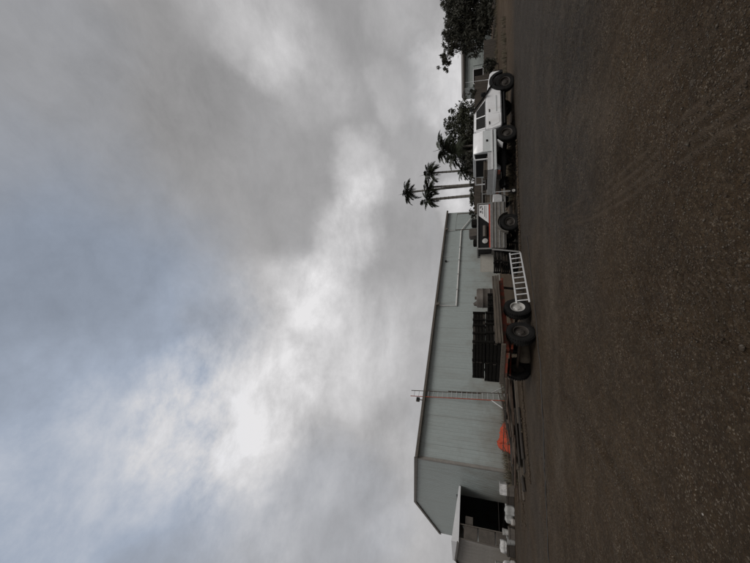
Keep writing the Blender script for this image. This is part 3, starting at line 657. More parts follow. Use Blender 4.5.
MB().add([(.31, -.6, 1.38), (.31, .6, 1.38), (.385, .55, 1.72), (.385, -.55, 1.72), (.35, -.6, 1.38), (.35, .6, 1.38), (.42, .55, 1.72), (.42, -.55, 1.72)], [(0,1,2,3),(7,6,5,4),(0,4,5,1),(1,5,6,2),(2,6,7,3),(3,7,4,0)]).build('rear_window', glass, ute, smooth=False)
MB().tube([(3.05, -.93, .95), (2.75, -.95, 1.14), (2.40, -.93, 1.30), (1.75, -.80, 1.78), (1.72, -.80, 1.92)], .042, 8).box(1.66, 1.80, -.86, -.74, 1.90, 2.0).build('snorkel', blackp, ute)
MB().box(3.90, 4.06, -.86, .86, .50, .74).build('front_bumper', blackp, ute, bevel=.04)
MB().tube([(4.02, -.7, .7), (4.04, -.7, 1.02), (4.04, .7, 1.02), (4.02, .7, .7)], .03, 8).build('bull_bar', alloy, ute)
for s_ in (-1, 1): MB().box(3.88, 3.965, min(s_*.55, s_*.86), max(s_*.55, s_*.86), .80, .98).build('headlight', signm, ute, bevel=.02)
MB().tube([(3.55, -.80, 1.12), (3.56, -.81, 1.45), (3.58, -.83, 2.25)], [.012, .008, .005], 5).build('aerial', fasciam, ute)
MB().box(-1.95, 3.8, -.42, -.32, .46, .60).box(-1.95, 3.8, .32, .42, .46, .60).box(-.09, .09, -.7, .7, WR-.06, WR+.08).box(WB-.09, WB+.09, -.7, .7, WR-.06, WR+.08).box(-1.2, -.5, -.3, .3, .40, .62).box(.6, 2.4, -.31, .31, .34, .62).box(-.45, -.2, -.3, .3, .42, .7).box(2.6, 3.7, -.5, .5, .36, .8).box(.5, 1.6, -.70, -.43, .40, .62).box(.5, 1.6, .43, .70, .40, .62).build('chassis', blackp, ute)
# tray and service canopy
MB().box(-2.02, .24, -.92, .92, .86, .98).build('tray', greypaint, ute, bevel=.012)
cpoly = [(-.92, .99), (.92, .99), (.92, 1.42), (.80, 1.86), (-.80, 1.86), (-.92, 1.42)]
mb = MB(); n_ = 6
vs = [(.22, y, z) for y, z in cpoly]+[(-1.0, y, z) for y, z in cpoly]
mb.add(vs, [tuple(range(6)), tuple(range(11, 5, -1))]+[(i, (i+1) % 6, (i+1) % 6+6, i+6) for i in range(6)]).build('canopy', greypaint, ute, bevel=.012)
for s_ in (-1, 1):
    a_ = [(.20, s_*.931, 1.425), (-.98, s_*.931, 1.425), (-.98, s_*.818, 1.845), (.20, s_*.818, 1.845)]
    b2 = [(x, y-s_*.02, z) for x, y, z in a_]
    MB().add(a_+b2, [(0,1,2,3), (7,6,5,4)]+[(i, i+4, (i+1) % 4+4, (i+1) % 4) for i in range(4)]).build('canopy_door', whitepaint, ute, bevel=.004)
    MB().box(-.45, -.33, min(s_*.921, s_*.95), max(s_*.921, s_*.95), 1.22, 1.30).build('canopy_latch', blackp, ute, bevel=.01)
    y0, y1 = sorted((s_*.921, s_*.955)); MB().box(-2.0, .23, y0, y1, 1.02, 1.07).build('side_rail', brightalloy, ute)
    # tray mudguard
    y0, y1 = sorted((s_*.62, s_*.93)); MB().add([(-.38, y0, .80), (-.38, y1, .80), (-.62, y1, .58), (-.62, y0, .58), (-.40, y0, .82), (-.40, y1, .82), (-.65, y1, .60), (-.65, y0, .60)], [(0,1,2,3),(7,6,5,4),(0,4,5,1),(1,5,6,2),(2,6,7,3),(3,7,4,0)]).build('mudguard', brightalloy, ute)
    y0, y1 = sorted((s_*.60, s_*.86)); MB().box(-2.045, -2.022, y0, y1, .72, .82).build('tail_light', redoxide, ute)
MB().box(-1.02, -1.001, -.78, .78, 1.04, 1.78).build('rear_door', blackp, ute)
MB().box(-1.36, -1.06, -.7, .7, .985, 1.28).build('tool_box', greybrown, ute, bevel=.02)
MB().bar((-1.39, -.89, .98), (-1.39, -.89, 1.74), .045).bar((-1.39, .89, .98), (-1.39, .89, 1.74), .045).bar((-1.39, -.91, 1.76), (-1.39, .91, 1.76), .045).bar((-1.01, -.80, 1.845), (-1.39, -.87, 1.765), .04).build('rear_rack', brightalloy, ute)
MB().tube([(-1.35, 0, .5), (-2.2, 0, .48)], .04, 8).build('tow_bar', blackp, ute)

for s_ in (-1, 1):
    y0, y1 = sorted((s_*.90, s_*.918)); MB().box(-2.0, -1.05, y0, y1, .985, 1.24).build('dropside', alloy, ute, bevel=.004)
MB().box(-2.0, -1.98, -.89, .89, .985, 1.24).build('tailgate', alloy, ute)
for k, (x, y, a_, b_, h_, m_) in enumerate([(-1.65, -.45, .5, .6, .42, oldwood), (-1.62, .3, .55, .7, .34, darkwood)]):
    o = MB().box(-a_/2, a_/2, -b_/2, b_/2, 0, h_*.8).box(-a_/2-.015, a_/2+.015, -b_/2-.015, b_/2+.015, h_*.81, h_).build('timber_box', m_, None, bevel=.01)
    o.location = Vector((6.66, 16.0, 0))+UN*.76+UD*x+UN*y+Vector((0, 0, .985)); o.rotation_euler = (0, 0, az(UD.x, UD.y)+.08)
    tag(o, ['weathered timber box in the open tray of the white pickup', 'dark timber box at the back of the pickup tray behind the weathered one'][k], 'box')

# ------------------------------------------------------------------ cage trailer behind
cd = Vector((.95, .30, 0)).normalized()
cg = thing('cage_trailer', 'brown loaded cage trailer with pale rails between ute and signed trailer', 'trailer', (4.55, 18.2, 0), az(cd.x, cd.y))
MB().box(-1.2, 1.1, -.75, .75, .55, .62).build('floor', trailermet, cg)
for y in (-.76, .76):
    MB().box(-1.2, 1.1, y-.015, y+.015, .625, 1.02).build('side_panel', trailermet, cg, bevel=.006)
    rl = MB()
    for z in (1.06, 1.45): rl.bar((-1.2, y, z), (1.1, y, z), .045)
    for x in (-1.18, -.45, .3, 1.08): rl.bar((x, y*1.03, .6), (x, y*1.03, 1.45), .04)
    rl.build('cage_rail', galv, cg)
MB().bar((1.1, -.76, 1.45), (1.1, .76, 1.45), .05).bar((1.1, -.76, 1.06), (1.1, .76, 1.06), .05).bar((1.13, -.76, .5), (1.13, -.76, 1.45), .05).build('front_gate', galv, cg)
tmc = tyre_mesh(.32, .19); rmc = rim_mesh(.32*.58, .19, rim_steel, 5)
for s_ in (-1, 1): wheel(cg, tmc, rmc, (0, s_*.9, .32), s_)
MB().bar((1.1, -.4, .5), (2.0, 0, .48), .06).bar((1.1, .4, .5), (2.0, 0, .48), .06).build('drawbar', galv, cg)
for k, (x, y, z, sx_, sy_, sz_, m_) in enumerate([(-.75, -.1, .62, .7, 1.1, .68, oldwood), (.15, 0, .62, .85, 1.2, .55, greybrown), (.85, .1, .62, .42, 1.1, .8, darkwood), (-.5, .1, 1.31, .9, .8, .2, crate_black)]):
    o = MB().box(-sx_/2, sx_/2, -sy_/2, sy_/2, 0, sz_*.93).box(-sx_/2-.02, sx_/2+.02, -sy_/2-.02, sy_/2+.02, sz_*.935, sz_).build('storage_box', m_, None, bevel=.015)
    o.location = Vector((4.55, 18.2, 0))+cd*x+Vector((-cd.y, cd.x, 0))*y+Vector((0, 0, z)); o.rotation_euler = (0, 0, az(cd.x, cd.y))
    tag(o, ['weathered timber box at the left end of the cage trailer load', 'grey brown box in the middle of the cage trailer', 'tall dark timber box at the front of the cage trailer', 'flat blackened box lying on top of the cage trailer load'][k], 'box', 'boxes loaded on the cage trailer')

# ------------------------------------------------------------------ signed box trailer
td = Vector((.965, .26, 0)).normalized(); tnrm = Vector((-td.y, td.x, 0))
TO = Vector((2.50, 15.05, 0))
tr = thing('box_trailer', 'weathered box trailer with glazed black equipment box and red stripe', 'trailer', TO+tnrm*.72, az(td.x, td.y))
tmt = tyre_mesh(.36, .22); rmt = rim_mesh(.36*.55, .22, rim_steel, 5)
for s_ in (-1, 1): wheel(tr, tmt, rmt, (0, s_*.72, .36), s_)
MB().box(-1.08, 1.05, -.60, .60, .50, .58).build('floor', trailermet, tr)
for y in (-.61, .61): 
    MB().box(-1.08, 1.05, y-.012, y+.012, .585, 1.07).build('side_panel', trailermet, tr)
    s_ = 1 if y > 0 else -1; rl = MB()
    for z in (.60, .76, .92, 1.05): y0, y1 = sorted((y+s_*.013, y+s_*.04)); rl.box(-1.08, 1.05, y0, y1, z-.02, z+.02)
    rl.build('side_rib', galv, tr)
for x in (-1.10, 1.052): MB().box(x, x+.018, -.6, .6, .585, 1.07).build('end_panel', trailermet, tr)
for s_ in (-1, 1):
    gp = [(-.52+.0, .50)]+arch(0, .46, .40, 10, PI*.93, PI*.07)
    y0, y1 = sorted((s_*.60, s_*.86)); mb = MB(); ou = arch(0, .47, .40, 12, PI*.98, PI*.02); inn = arch(0, .445, .40, 12, PI*.98, PI*.02)
    vs = []
    for (xo, zo), (xi, zi) in zip(ou, inn): vs += [(xo, y0, zo), (xo, y1, zo), (xi, y1, zi), (xi, y0, zi)]
    fs = [(0,1,2,3), tuple(48+j for j in range(4))]
    for k in range(12):
        for j in range(4): fs.append((4*k+j, 4*k+4+j, 4*k+4+(j+1) % 4, 4*k+(j+1) % 4))
    mb.add(vs, fs).build('mudguard', trailermet, tr)
MB().bar((1.05, -.5, .52), (2.05, 0, .50), .07).bar((1.05, .5, .52), (2.05, 0, .50), .07).build('drawbar', galv, tr)
MB().box(1.15, 1.62, -.30, .30, .60, 1.0).build('drawbar_toolbox', alloy, tr, bevel=.02)
MB().tube([(1.80, -.16, .95), (1.80, -.16, .20)], .028, 8).tube([(1.80, -.16, .93), (1.80, -.28, .93)], .012, 6).build('jockey_stand', alloy, tr)
o = put('jockey_wheel', tyre_mesh(.12, .07), tr, (1.80, -.16, .12)); put('rim', rim_mesh(.12*.58, .07, rim_white, 3), o, rot=(0,0,PI))
# equipment box with window side
MB().box(-1.06, 1.00, -.55, .55, 1.085, 1.64).build('equipment_box', blackp, tr, bevel=.01)
fr = MB()
for z in (1.11, 1.66): fr.bar((-1.09, -.58, z), (1.03, -.58, z), .05)
for x in (-1.09, 1.03): fr.bar((x, -.58, 1.08), (x, -.58, 1.68), .05); fr.bar((x, .58, 1.08), (x, .58, 1.68), .05)
for x in (-1.09, 1.03): fr.bar((x, -.58, 1.66), (x, .58, 1.66), .05)
fr.bar((-1.09, .58, 1.66), (1.03, .58, 1.66), .05); fr.build('box_frame', galv, tr)
sg = MB().prism([(.98, 1.62), (.98, 1.20), (.10, 1.20), (.48, 1.62)], -.572, -.553).build('sign_panel', signm, tr, smooth=False)
ink = MB()
for k, (x0, x1, z0, z1) in enumerate([(.86, .92, 1.46, 1.57), (.80, .86, 1.53, 1.57), (.72, .84, 1.44, 1.48), (.60, .70, 1.50, 1.57), (.55, .68, 1.44, 1.47), (.40, .93, 1.36, 1.38), (.32, .93, 1.30, 1.315)]):
    ink.box(x0, x1, -.578, -.573, z0, z1)
ink.build('sign_marks', inkm, sg, smooth=False)
MB().box(-1.05, .99, -.575, -.556, 1.135, 1.185).build('red_stripe', redstripe, tr)
MB().tube([(-.55, -.60, 1.36), (-.05, -.60, 1.36)], .085, 12).build('filter_canister', greybrown, tr)
MB().lathe([(.002, 0), (.11, 0), (.12, -.02), (.11, -.05), (.05, -.06), (.002, -.06)], 16, Matrix.Translation((-.74, -.556, 1.35))).build('gauge', rim_white, tr)
MB().bar((-1.12, -.56, 1.08), (-1.28, -.60, .02), .05).build('support_leg', galv, tr)
MB().tube([(1.62, -.3, .75), (1.4, -.5, .45), (1.2, -.6, .30), (.9, -.62, .35), (.6, -.6, .5)], .012, 5).build('cable', blackp, tr)
for k, (x, z, a_, b_, h_) in enumerate([(.42, 1.70, .30, .35, .24), (-.10, 1.70, .40, .40, .34), (-.55, 1.70, .22, .3, .16)]):
    o = MB().box(-a_/2, a_/2, -b_/2, b_/2, 0, h_*.9).box(-a_/2+.03, a_/2-.03, -b_/2+.03, b_/2-.03, h_*.905, h_).build('machine_case', [crate_black, greybrown, crate_black][k], None, bevel=.02)
    o.location = TO+tnrm*.85+td*x+Vector((0, 0, z-.005)); o.rotation_euler = (0, 0, az(td.x, td.y)+.1*k)
    tag(o, ['small dark case on the signed trailer nearest its drawbar', 'largest grey brown case on top of the signed trailer', 'smallest dark case on the signed trailer at its left end'][k], 'case', 'cases on top of the signed trailer')
fp = thing('steel_gantry', 'thin rusty pipe frame standing before the far end of the shed', 'frame', (5.9, 29.6, 0), .25)
MB().tube([(0, 0, 0), (0, 0, 3.4), (-1.5, 0, 3.55), (-1.5, 0, 0)], .035, 6).build('frame_pipe', rust, fp); MB().tube([(0, 0, 1.9), (-1.5, 0, 1.9)], .03, 6).build('cross_pipe', rust, fp)

# ------------------------------------------------------------------ pallets, board and ladder beside the trailer
def slat_crate(name, label, loc, rz, L_, W_, H_, m_, group, n_=5, gap=.35):
    t_ = thing(name, label, 'crate' if 'crate' in name else 'pallet', loc, rz, group)
    sh_ = H_/n_
    a = MB().box(-L_/2, L_/2, -.011, .011, 0, sh_*(1-gap)).mesh('slat', m_, smooth=False); c_ = MB().box(-.011, .011, -W_/2+.012, W_/2-.012, 0, sh_*(1-gap)).mesh('slat', m_, smooth=False)
    a2 = a.copy(); a2.materials.clear(); a2.materials.append(darkwood)
    for k in range(n_):
        for y in (-W_/2, W_/2): o = put('slat', a2 if random.random() < .25 else a, t_, (random.uniform(-.03, .03), y+random.uniform(-.006, .006), k*sh_+.01), (0, random.uniform(-.012, .012), random.uniform(-.006, .006)))
        for x in (-L_/2+.012, L_/2-.012): put('slat', c_, t_, (x, 0, k*sh_+.01))
    p_ = MB().box(-.03, .03, -.03, .03, 0, H_).mesh('corner_post', m_)
    for x in (-L_/2+.06, L_/2-.06, 0):
        for y in (-W_/2-.043, W_/2+.043): put('corner_post', p_, t_, (x, y, 0))
    MB().box(-L_/2+.03, L_/2-.03, -W_/2+.02, W_/2-.02, .005, .03).build('base', m_, t_)
    return t_
FD = Vector((.60, .80, 0)); FN = Vector((-.80, .60, 0)); fa = az(.6, .8)
for k in range(3):
    slat_crate('slatted_crate', ['bottom', 'middle', 'top'][k]+' dark mesh crate of the low stack behind the silver ladder', (1.02+.03*k, 15.55, .33*k), fa-.45+.05*k, 1.15, .8, .32, crate_black, 'low crate stack behind the ladder', 4)
bd = MB().box(-.58, .58, -.012, .012, 0, .56).box(-.58, .58, -.02, -.0125, .0, .03).box(-.58, .58, -.02, -.0125, .53, .56).box(-.58, -.55, -.02, -.0125, .03, .53).box(.55, .58, -.02, -.0125, .03, .53).build('framed_board', boardm)
bd.location = (1.0, 15.62, .99); bd.rotation_euler = (-.12, 0, .15); tag(bd, 'framed beige board standing on the low stack of dark crates', 'board')
la, lb = Vector((1.20, 14.3, 0)), Vector((-.66, 11.75, 0)); ld = (lb-la); ll = ld.length
lad = thing('aluminium_ladder', 'short silver ladder lying on its side edge against the timber trailer wheel', 'ladder', la, az(ld.x, ld.y))
tl = .16                                                   # leans back
for z in (.035, .42):
    y = -tl*z; MB().box(0, ll, y-.014, y+.014, z-.026, z+.026).build('rail', brightalloy, lad, bevel=.004)
rmsh = MB().box(-.016, .016, -.016, .016, .062, .393).mesh('rung', brightalloy, bevel=.004)
for k in range(10): o = put('rung', rmsh, lad, (.12+k*(ll-.24)/9, 0, 0), (tl, 0, 0))

# ------------------------------------------------------------------ old timber deck trailer
W1 = Vector((-.90, 11.75, 0)); W2 = Vector((-1.56, 10.85, 0))
fo = (W1+W2)/2+FN*.84
ft = thing('timber_deck_trailer', 'old tandem trailer with rusty red chassis and weathered timber deck', 'trailer', fo, fa)
tmf = tyre_mesh(.40, .23); rmf = rim_mesh(.40*.58, .23, rim_steel, 6); rmw = rim_mesh(.40*.58, .23, rim_white, 6)
for x in (-.56, .56):
    for s_ in (-1, 1): wheel(ft, tmf, rmw if (x > 0 and s_ < 0) else rmf, (x, s_*.82, .40), s_)
# chassis
for y in (-.62, .62): MB().box(-1.08, 2.35, y-.05, y+.05, .74, .90).build('chassis_rail', redoxide, ft, bevel=.01)
for x in (-1.1, -.1, .9, 1.9): MB().box(x-.04, x+.04, -.565, .565, .76, .86).build('cross_member', redoxide, ft)
for x in (-.56, .56): MB().tube([(x, -.72, .40), (x, .72, .40)], .045, 8).build('axle', rust, ft)
for s_ in (-1, 1):
    MB().bar((-1.0, s_*.62, .66), (0, s_*.62, .56), .06).bar((0, s_*.62, .56), (1.0, s_*.62, .66), .06).bar((0, s_*.62, .5), (0, s_*.62, .74), .08).build('leaf_spring', redoxide, ft)
MB().bar((2.35, -.6, .80), (3.35, 0, .70), .09).bar((2.35, .6, .80), (3.35, 0, .70), .09).build('drawbar', redoxide, ft)
for k in range(8):                                         # deck planks lie along the trailer
    y = -.84+k*.24; jx = random.uniform(-.08, .08); jz = random.uniform(0, .012)
    MB().box(-1.05+jx*.4, 2.4+random.uniform(-.1, .1), y-.107, y+.107, .905+jz, .955+jz).build('deck_plank', oldwood, ft, bevel=.006)
for z, y in ((1.01, -.91), (1.095, -.885)): MB().box(-1.05, 2.3, y-.03, y+.03, z-.035, z+.04).build('side_board', oldwood, ft, bevel=.006)
MB().box(-1.16, -1.09, -.93, .93, .84, .97).build('end_board', oldwood, ft, bevel=.008)
def onft(x, y, z): return fo+FD*x+FN*y+Vector((0, 0, z))
DZ = .97
spots = [(-.62, .48, DZ, .95, .80, .46, 'bottom crate of the tall black stack, at the end of the timber trailer'),
         (-.58, .46, DZ+.465, .90, .76, .38, 'top crate of the tall black stack, at the end of the timber trailer'),
         (.28, -.02, DZ, .84, 1.0, .42, 'lower slatted crate of the stack in the middle of the timber trailer'),
         (.25, -.05, DZ+.425, .82, .96, .41, 'upper slatted crate of the stack in the middle of the timber trailer'),
         (-.60, -.38, DZ, .9, .84, .44, 'black slatted crate at the near corner of the timber trailer'),
         (-.62, -.36, DZ+.445, .86, .80, .38, 'black crate stacked on the one at the near corner of the timber trailer'),
         (1.12, -.30, DZ, .70, .80, .34, 'small low black crate towards the drawbar of the timber trailer')]
for x, y, z, L_, W_, H_, lab in spots:
    o = onft(x, y, z); slat_crate('slatted_crate', lab, o, fa+random.uniform(-.04, .04), L_, W_, H_, crate_black, 'crates on the timber trailer', 4, .22)
    q = MB().box(-L_/2+.03, L_/2-.03, -W_/2+.02, W_/2-.02, .035, H_*.97).build('crate_filler', crate_black); q.location = o; q.rotation_euler = (0, 0, fa)  # solid filler added so gaps between the slats stay black
    tag(q, 'added dark filler inside the '+lab.split(' timber')[0].replace(' at the end of the', '').replace(' in the middle of the', ' mid trailer').replace(' towards the drawbar of the', ' near the drawbar').replace(' stacked on the one at the near corner of the', ' topmost at the near corner').replace(' at the near corner of the', ' at the near corner').replace(' of the stack', ' of the stack').rstrip(','), 'filler', 'fillers added in the trailer crates')
tk = thing('steel_tank', 'upright grey brown ribbed tank on the timber trailer beside the small crate', 'tank', onft(1.85, -.2, DZ), fa); tk.scale = (1.15, 1.15, 1.12)
MB().lathe([(.002, 0), (.30, 0), (.32, .03), (.32, .2), (.335, .22), (.32, .24), (.32, .42), (.335, .44), (.32, .46), (.32, .60), (.29, .64), (.002, .65)], 24, Matrix.Rotation(PI/2, 4, 'X')).build('shell', greybrown, tk)
MB().tube([(0, 0, .64), (0, 0, .70)], .05, 10).build('cap', rust, tk)
MB().tube([(.25, .45, 0), (.25, .45, .62), (.2, .45, .74)], [.10, .10, .05], 10).build('side_cylinder', greybrown, tk)

# ------------------------------------------------------------------ extension ladder against the shed
LF = C0+DW*3.5+Vector((DW.y, -DW.x, 0))*.78
xl = thing('extension_ladder', 'tall extension ladder with orange rails leaning on the shed gutter', 'ladder', LF, az(DW.x, DW.y))
def lp(x, h): return Vector((x, .55*h/5.2, h))             # h up the ladder; leans towards the wall (+y)
for x in (-.21, .21):
    MB().bar(lp(x, .02), lp(x, 3.3), .05, .026).build('rail', orangerail if x < 0 else greybrown, xl)
    MB().bar(lp(x*.86, 1.5)+Vector((0, .045, 0)), lp(x*.86, 5.5)+Vector((0, .045, 0)), .045, .024).build('upper_rail', orangerail if x < 0 else rust, xl)
for k in range(11): MB().tube([lp(-.20, .3+k*.28), lp(.20, .3+k*.28)], .014, 6).build('rung', alloy, xl)
for k in range(14): MB().tube([lp(-.17, 1.65+k*.28)+Vector((0, .045, 0)), lp(.17, 1.65+k*.28)+Vector((0, .045, 0))], .013, 6).build('rung', alloy, xl)
MB().bar(lp(-.22, .95), Vector((-.95, -.05, .03)), .035).build('stabiliser_leg', brightalloy, xl)
MB().bar(lp(.22, .95), Vector((.75, .32, .32)), .03).build('stabiliser_leg', brightalloy, xl)
fl = thing('flood_light', 'small flood light fixed above the gutter beside the extension ladder', 'light', C0+DW*3.12+Vector((DW.y, -DW.x, 0))*.20+Vector((0, 0, EAVE+.02)), az(DW.x, DW.y))
MB().box(-.13, .13, -.06, .06, .16, .36).build('housing', greybrown, fl, bevel=.02); MB().box(-.11, .11, -.075, -.062, .18, .34).build('lens', glass, fl); MB().bar((0, 0, 0), (0, 0, .165), .04).build('bracket', rust, fl)

# ------------------------------------------------------------------ pile of beams, poles and pipes along the shed
P0 = Vector((-5.35, 14.6, 0)); PD = Vector((.70, .71, 0)).normalized(); PN = Vector((-PD.y, PD.x, 0)); pa = az(PD.x, PD.y)
words = ['squared timber beam', 'rusty steel channel', 'dark wet plank', 'round pole', 'weathered timber plank']
posn = ['nearest the yard', 'just behind the nearest one', 'third back', 'in the middle', 'towards the shed', 'against the weeds']
seen = set()
def beam(kind, s0, n0, z0, ln, lvl, rot, tilt=0, lab=''):
    o_ = P0+PD*s0+PN*n0
    wd, ht = [(.16, .13), (.11, .09), (.24, .05), (.13, .13), (.2, .06)][kind]
    if kind == 1: mb = MB().box(-ln/2, ln/2, -wd/2, wd/2, 0, .014).box(-ln/2, ln/2, -wd/2, -wd/2+.012, .015, ht).box(-ln/2, ln/2, wd/2-.012, wd/2, .015, ht); m_ = rust; nm = 'steel_channel'
    elif kind == 3: mb = MB().tube([(-ln/2, 0, ht/2), (-ln/6, .02, ht/2+.006), (ln/6, -.015, ht/2), (ln/2, 0, ht/2)], [ht/2, ht*.47, ht*.44, ht*.40], 10); m_ = darkwood; nm = 'timber_pole'
    else: mb = MB().box(-ln/2, ln/2, -wd/2, wd/2, 0, ht); m_ = [oldwood, 0, darkwood, 0, oldwood][kind]; nm = ['timber_beam', '', 'plank', '', 'plank'][kind]
    ob = mb.build(nm, m_, None, bevel=.008); ob.location = o_+Vector((0, 0, z0)); ob.rotation_euler = (0, tilt, pa+rot)
    tag(ob, lab, nm.split('_')[-1], 'long pieces stacked along the shed')
order = ['nearest the yard', 'second from the yard', 'third from the yard', 'fourth from the yard', 'fifth from the yard', 'sixth from the yard', 'seventh from the yard', 'nearest the shed']
def rows(half, c0, items, z, lvl):
    for i, (k, s0, n0, ln, rt) in enumerate(items):
        where = order[i] if i < len(items)-1 else 'nearest the shed'
        beam(k, c0+s0, n0, z, ln, 0, rt, 0, '%s %s, %s half of pile, %s' % (words[k], lvl, half, where))
rows('right', 1.0, [(0, -.1, .10, 2.6, .02), (2, 0, .42, 2.9, -.02), (3, -.1, .68, 2.5, .03), (1, .1, .95, 2.9, 0), (0, .2, 1.25, 2.4, -.03), (2, .3, 1.62, 2.8, .02), (4, .4, 2.05, 2.4, -.02)], 0.0, 'in the bottom row')
for x in (.2, 1.6):
    o = MB().box(-.05, .05, -.85, .85, 0, .07).build('timber_bearer', darkwood); o.location = P0+PD*x+PN*1.0+Vector((0, 0, .136)); o.rotation_euler = (0, 0, pa)
    tag(o, 'dark bearer across the pile under its raised beams, '+('nearer the tarpaulin' if x < 1 else 'nearer the trailer'), 'bearer')
rows('right', .9, [(1, 0, .30, 2.7, .02), (0, .1, .62, 2.6, -.01), (2, 0, 1.0, 2.8, .03), (0, .2, 1.42, 2.5, -.02), (4, .1, 1.75, 2.6, .01)], .21, 'raised on bearers')
rows('right', 1.0, [(0, 0, .75, 2.4, .05), (4, .2, 1.25, 2.6, -.04)], .345, 'in the top row')
rows('left', -1.0, [(3, .1, -.30, 2.0, .06), (2, -.1, .02, 2.3, .02), (0, -.2, .34, 2.2, -.02), (1, -.1, .64, 2.2, .03), (4, 0, .94, 2.1, -.03), (0, -.2, 1.3, 2.0, .02)], 0.0, 'in the bottom row')
rows('left', -.9, [(2, 0, .20, 2.2, .09), (0, -.1, .62, 1.9, -.08), (1, .1, 1.0, 2.1, .05)], .142, 'in the middle row')
rows('left', -.7, [(4, 0, .45, 2.0, .17), (3, -.2, .85, 1.8, -.10)], .275, 'askew on top')
beam(3, -2.15, .35, .0, 1.3, 0, .25, 0, 'short crooked pole poking out of the left end of the pile')
beam(4, -2.3, .80, .0, 1.2, 0, -.15, 0, 'short plank at the far left end of the pile')

# ------------------------------------------------------------------ orange tarp, white pipe, weeds
tp = bpy.data.meshes.new('tarp'); NU, NV = 40, 26; vs = []; fs = []
rt = random.Random(4)
for j in range(NV+1):
    for i in range(NU+1):
        a, b_ = i/NU*2-1, j/NV*2-1                        # a: left (-1) to right (1)
        top_ = .78*max(0, 1-abs(b_)**2.2)*(max(0, 1-((a+.35)/.62)**2 if a < -.35 else 1-((a+.35)/1.38)**1.3))
        fold = .07*math.sin(a*9+b_*3)+.045*math.sin(a*21+b_*9)+.03*math.sin(b_*19+a*4)+.05*math.sin(a*5-b_*12)
        z = max(.012+.01*math.sin(a*13+b_*8), top_+fold*(top_ > .03))
        ed = 1+.10*math.sin(i*1.1)+.07*math.sin(j*1.7+i*.6)
        vs.append((a*1.05*ed, b_*.6*ed, z*.95))
for j in range(NV):
    for i in range(NU): q = j*(NU+1)+i; fs.append((q, q+1, q+NU+2, q+NU+1))
tp.from_pydata(vs, [], fs); tp.polygons.foreach_set('use_smooth', [True]*len(fs)); tp.materials.append(orange)
o = put('tarpaulin', tp, None, (-6.85, 16.1, 0), (0, 0, .35)); sm = o.modifiers.new('thick', 'SOLIDIFY'); sm.thickness = .006; sm.offset = 1
tag(o, 'crumpled orange tarpaulin heaped among weeds at the foot of the shed', 'tarpaulin')
o = MB().tube([(0, 0, 0), (0, 0, .30)], .045, 10).build('pipe_stub', pvc); o.location = (-5.98, 16.5, 0); o.rotation_euler = (.1, .12, 0); tag(o, 'short white pipe stub standing beside the orange tarpaulin', 'pipe')
def weeds(name, label, pts, n_, hgt, m_, seed):
    r = np.random.default_rng(seed); V = []; F = []
    for _ in range(n_):
        cx_, cy_, rad = pts[r.integers(len(pts))]; a = r.random()*2*PI; q = rad*math.sqrt(r.random()); p = np.array([cx_+q*math.cos(a), cy_+q*math.sin(a), 0])
        h_ = hgt*(.35+r.random()); b_ = r.normal(size=2)*.35*h_; w_ = np.array([math.cos(a), math.sin(a), 0])*(.006+.012*r.random())
        k = len(V); V += [p-w_, p+w_, p+np.array([b_[0]*.4, b_[1]*.4, h_*.6])+w_*.8, p+np.array([b_[0]*.4, b_[1]*.4, h_*.6])-w_*.8, p+np.array([b_[0], b_[1], h_]), p+np.array([b_[0], b_[1], h_])+w_*.1]
        F += [(k, k+1, k+2, k+3), (k+3, k+2, k+5, k+4)]
    o = put(name, npmesh(name, np.array(V), np.array(F), m_)); o['kind'] = 'stuff'; return tag(o, label, 'weeds')
wp = [tuple((C0+DW*(.4+.55*k)+Vector((DW.y, -DW.x, 0))*.35).xy)+(.4,) for k in range(17)]
weeds('weeds', 'dry weeds growing along the foot of the shed wall', wp, 2600, .40, leaf_dry, 3)
weeds('weeds', 'brown green weeds tangled round the orange tarpaulin and timber pile', [(-7.7, 16.2, .5), (-8.1, 16.0, .4), (-7.4, 16.9, .6), (-6.6, 15.6, .5), (-8.3, 15.4, .4), (-5.8, 15.9, .5), (-7.9, 16.5, .35)], 2200, .5, leaf_dry, 4)
weeds('weeds', 'low dry grass tufts on the verge by the house fence', [(20+2*k, 32.0+.2*k+(k % 3)*.3, 1.1) for k in range(8)]+[(5+k*1.4, 19.5+.4*k, .7) for k in range(9)]+[(4.2+.5*k, 16.9+.15*k, .35) for k in range(6)], 4200, .26, leaf_dry, 5)

# ------------------------------------------------------------------ sacks, tubs and cases before the lean-to
def sack(loc, s, rz, m_, seed, flat=1.0):
    r = random.Random(seed); bm = bmesh.new(); bmesh.ops.create_cube(bm, size=1); bmesh.ops.subdivide_edges(bm, edges=bm.edges, cuts=5, use_grid_fill=True)
    for v in bm.verts:
        q = v.co.copy(); l_ = q.normalized()*.62; v.co = q.lerp(l_, .42)
        v.co += Vector((math.sin(q.y*9+seed), math.sin(q.z*8+seed*2), math.sin(q.x*10+seed*3)))*.05
        if v.co.z < -.42: v.co.z = -.42
        v.co.z += .42; v.co = Vector((v.co.x*s[0]*.75, v.co.y*s[1]*.75, v.co.z*s[2]*.72))
    me = bpy.data.meshes.new('sack'); bm.to_mesh(me); bm.free(); me.polygons.foreach_set('use_smooth', [True]*len(me.polygons)); me.materials.append(m_)
    return put('filled_sack', me, None, loc, (0, 0, rz))
